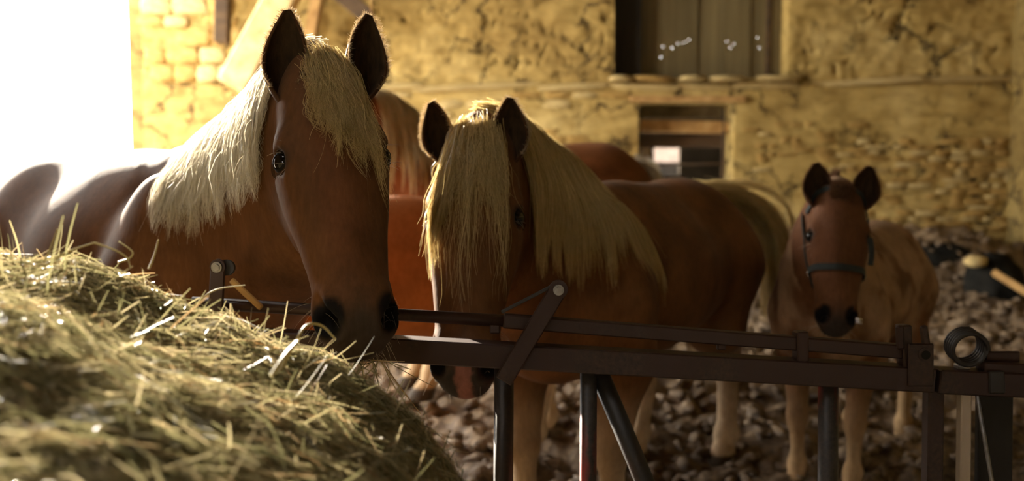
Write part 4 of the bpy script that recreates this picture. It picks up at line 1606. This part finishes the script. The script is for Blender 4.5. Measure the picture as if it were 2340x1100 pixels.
# ------------------------------------------------------------------ hay bale
hay_m, nt, b = new_mat('hay_core')
n = noise_node(nt, 30, 5, .7, vec_scale=(1, .5, 2))
c = ramp(nt, n.outputs['Fac'], [(.3, (.045, .034, .012)), (.7, (.16, .125, .05))])
nt.links.new(c.outputs['Color'], b.inputs['Base Color'])
b.inputs['Roughness'].default_value = .9
bump(nt, b, n.outputs['Fac'], .8, .02)


def straw_mat(name, stops, trans=.3):
    m, nt, b = new_mat(name)
    oi = nt.nodes.new('ShaderNodeNewGeometry')
    c = ramp(nt, oi.outputs['Random Per Island'], stops)
    nt.links.new(c.outputs['Color'], b.inputs['Base Color'])
    b.inputs['Roughness'].default_value = .38
    b.inputs['Specular IOR Level'].default_value = .5
    tr = nt.nodes.new('ShaderNodeBsdfTranslucent')
    nt.links.new(c.outputs['Color'], tr.inputs['Color'])
    mx = nt.nodes.new('ShaderNodeMixShader')
    mx.inputs[0].default_value = trans
    nt.links.new(b.outputs[0], mx.inputs[1])
    nt.links.new(tr.outputs[0], mx.inputs[2])
    nt.links.new(mx.outputs[0], nt.nodes['Material Output'].inputs['Surface'])
    return m


M['straw'] = straw_mat('dry_hay', [(0, (.13, .125, .055)), (.3, (.26, .235, .11)), (.6, (.38, .32, .165)), (.85, (.52, .43, .25)), (1, (.32, .18, .07))])
BX, BR, BZ = -.90, .82, .50
BY0, BY1 = .42, 1.86


# cross-section of the slumped bale (x, z), measured at its far end
PROF = np.array([(-.957, 1.323), (-.875, 1.29), (-.711, 1.255), (-.564, 1.184), (-.384, 1.112), (-.18, 1.0), (-.075, .86), (-.035, .62), (-.10, .2), (-.4, .0), (-1.3, .0), (-1.68, .2), (-1.74, .6), (-1.62, 1.0), (-1.4, 1.22), (-1.15, 1.32)])
_pa = np.arctan2(PROF[:, 0] - BX, PROF[:, 1] - BZ) % (2 * math.pi)
_o = np.argsort(_pa)
_pa, _pr = _pa[_o], np.hypot(PROF[_o, 0] - BX, PROF[_o, 1] - BZ)


def bale_pt(a, y, r=1.0):
    """a angle from straight up towards +x"""
    k = np.interp(np.asarray(a) % (2 * math.pi), _pa, _pr, period=2 * math.pi)
    return np.stack([BX + k * np.sin(a) * r, y, BZ + k * np.cos(a) * r], -1)


bale = empty('hay_bale', (BX, (BY0 + BY1) / 2, 0))
tag(bale, 'large round bale of greenish hay in the left foreground', 'hay bale')
boff = np.array([BX, (BY0 + BY1) / 2, 0])
na, ny_ = 140, 70
A, Yg = np.meshgrid(np.linspace(0, 2 * math.pi, na), np.linspace(BY0, BY1, ny_), indexing='ij')
pt = bale_pt(A, Yg, 1.0)
lump = .10 * fbm(pt * 3.2, 3, 201) + .05 * fbm(pt * 12, 3, 205)
lump[-1] = lump[0]
endr = 1 - .10 * smooth(.14, .0, np.minimum(Yg - BY0, BY1 - Yg)) ** 1.5
pt = bale_pt(A, Yg, (1 + lump - .03) * endr)


def bale_r(a, y):
    p = bale_pt(a, y, 1.0)
    return (1 + .10 * fbm(p * 3.2, 3, 201) + .05 * fbm(p * 12, 3, 205) - .03) * (1 - .10 * smooth(.14, .0, np.minimum(y - BY0, BY1 - y)) ** 1.5)


idx = np.arange(na * ny_).reshape(na, ny_)
q = np.stack([idx[:-1, :-1], idx[:-1, 1:], idx[1:, 1:], idx[1:, :-1]], -1).reshape(-1, 4)
vv = pt.reshape(-1, 3) - boff
nv = len(vv)
cen = np.array([[BX, BY0 + .03, .6], [BX, BY1 - .03, .6]]) - boff
vv = np.concatenate([vv, cen])
caps = [(idx[i + 1, 0], idx[i, 0], nv, nv) for i in range(0)]
core = np_mesh('bale_core', vv, q)
bm = bmesh.new()
bm.from_mesh(core)
bm.verts.ensure_lookup_table()
for i in range(na - 1):
    bm.faces.new((bm.verts[idx[i, 0]], bm.verts[idx[i + 1, 0]], bm.verts[nv]))
    bm.faces.new((bm.verts[idx[i + 1, -1]], bm.verts[idx[i, -1]], bm.verts[nv + 1]))
bm.to_mesh(core)
bm.free()
link('bale_core', core, hay_m, bale)
# stalks wound round the bale
NS = 75000
y = R.uniform(BY0, BY1 + .02, NS)
a0 = R.uniform(-.95, 1.55, NS)
ln = R.uniform(.05, .22, NS)
lift = R.uniform(.0, .022, NS) * R.uniform(0, 1, NS)
dirang = R.normal(0, .55, NS) + .25        # around the bale, some across
S_ = 5
tt = np.linspace(-.5, .5, S_)
kink = R.normal(0, .35, NS)
aa = a0[:, None] + (tt * ln[:, None]) * np.cos(dirang + 0)[:, None] / BR
yy = y[:, None] + (tt * ln[:, None]) * np.sin(dirang)[:, None] + kink[:, None] * tt ** 2 * ln[:, None]
rr = bale_r(aa, np.clip(yy, BY0, BY1)) + (lift[:, None] + tt[None] * R.normal(0, .02, (NS, 1)) + .008) / BR
pth = bale_pt(aa, yy, rr)
pth += R.normal(size=pth.shape) * .0025
w = R.uniform(.0005, .0015, NS)
tag(link('hay_stalks', blades(pth - boff, w, 'hay_stalks'), M['straw'], bale), kind='stuff')
# loose stalks standing off the top
NL = 2600
y = np.where(R.uniform(size=NL) < .6, R.uniform(1.45, BY1, NL), R.uniform(BY0 + .2, BY1, NL))
a0 = R.uniform(-.9, 1.5, NL)
r0 = bale_r(a0, y)
p0 = bale_pt(a0, y, r0)
nrm = p0 - np.stack([np.full(NL, BX), y, np.full(NL, BZ)], -1)
nrm /= np.linalg.norm(nrm, axis=1, keepdims=True)
dr = nrm * R.uniform(.1, .9, (NL, 1)) + R.normal(size=(NL, 3)) * .6
dr /= np.linalg.norm(dr, axis=1, keepdims=True)
L = R.uniform(.015, .055, NL) * (1 + .9 * (R.uniform(size=NL) > .96))
tt = np.linspace(0, 1, 6)[None, :, None]
pth = p0[:, None] + dr[:, None] * tt * L[:, None, None] + R.normal(size=(NL, 1, 3)) * .03 * tt ** 2
tag(link('loose_stalks', blades(pth - boff, R.uniform(.0007, .0017, NL), 'loose_stalks'), M['straw'], bale), kind='stuff')

# single grass stems and a wisp at the horse's mouth
def stem(pts, r, name, label, cat='grass stem'):
    p = np.array([P(*q) for q in pts])
    t = np.linspace(0, len(p) - 1, 20)
    i = np.clip(t.astype(int), 0, len(p) - 2)
    f = (t - i)[:, None]
    m0 = np.gradient(p, axis=0)
    h00, h10, h01, h11 = 2 * f ** 3 - 3 * f ** 2 + 1, f ** 3 - 2 * f ** 2 + f, -2 * f ** 3 + 3 * f ** 2, f ** 3 - f ** 2
    path = h00 * p[i] + h10 * m0[i] + h01 * p[i + 1] + h11 * m0[i + 1]
    o = link(name, strands(path[None], r, r * .6, 5, name), M['straw'], bale)
    o.location = -Vector(boff)
    return o


for pts, r in (([(100, 610, 1.62), (150, 578, 1.63), (215, 555, 1.64)], .0022), ([(215, 555, 1.64), (262, 572, 1.65), (290, 590, 1.66), (298, 612, 1.66)], .0017),
               ([(100, 600, 1.6), (118, 560, 1.6), (131, 524, 1.6)], .0015), ([(340, 615, 1.75), (352, 585, 1.75), (362, 548, 1.75)], .0022),
               ([(270, 600, 1.75), (296, 590, 1.75), (302, 575, 1.75), (272, 552, 1.75)], .0020), ([(440, 700, 1.8), (490, 664, 1.82), (560, 652, 1.84)], .0017),
               ([(640, 850, 1.6), (668, 795, 1.62), (700, 745, 1.64), (735, 745, 1.68), (766, 775, 1.75)], .0028), ([(620, 860, 1.4), (650, 815, 1.42), (680, 780, 1.45)], .0035)):
    stem(pts, r, 'grass_stem', None)
wsp = empty('hay_wisp', tuple(P(830, 850, 2.2)))
tag(wsp, 'wisp of hay hanging from the mouth of the large left horse', 'hay')
NW = 60
p0 = np.array([P(x, 822, 2.2) for x in R.uniform(790, 880, NW)]) - np.array(wsp.location)
dr = np.stack([R.normal(0, .6, NW), R.normal(0, .3, NW) - .1, R.uniform(-1, -.2, NW)], -1)
dr /= np.linalg.norm(dr, axis=1, keepdims=True)
tt = np.linspace(0, 1, 6)[None, :, None]
pth = p0[:, None] + dr[:, None] * tt * R.uniform(.03, .13, (NW, 1, 1)) + R.normal(size=(NW, 1, 3)) * .02 * tt ** 2
link('stalks', blades(pth, R.uniform(.0008, .0016, NW), 'stalks'), M['straw'], wsp)['kind'] = 'stuff'

# ------------------------------------------------------------------ things by the far right corner
def lump_obj(name, c, r, mat, label, cat, seed, amp=.25, sub=4):
    bm = bmesh.new()
    bmesh.ops.create_icosphere(bm, subdivisions=sub, radius=1)
    co = np.array([v.co[:] for v in bm.verts])
    k = 1 + amp * 2 * fbm(co * 1.3 + seed, 3, seed) + amp * .6 * fbm(co * 4 + seed, 2, seed + 3)
    for v, kk in zip(bm.verts, k): v.co = Vector(np.array(v.co) * kk * np.array(r))
    o = link(name, mesh_from_bm(bm, name, True), mat)
    o.location = c
    return tag(o, label, cat)


lump_obj('silage_sack', tuple(P(2140, 632, 8.3)), (.36, .28, .30), M['rubble'], 'dark slumped heap against the far wall right of the foal', 'heap', 3, .2)
lump_obj('dark_sack', tuple(P(2268, 652, 7.7)), (.20, .22, .24), M['rubble'], 'smaller dark lump beside the far right corner', 'heap', 8, .2)
lump_obj('pale_stone', tuple(P(2230, 598, 7.55)), (.085, .07, .05), M['stone_pale'], 'pale stone lying on the dark heap near the right corner', 'stone', 5, .25, 3)
o = bar('wooden_pole', P(2270, 622, 7.3), P(2420, 715, 6.9), .05, .05, M['beam'], None, .01)
tag(o, 'brown wooden pole lying on the litter at the right edge', 'pole')
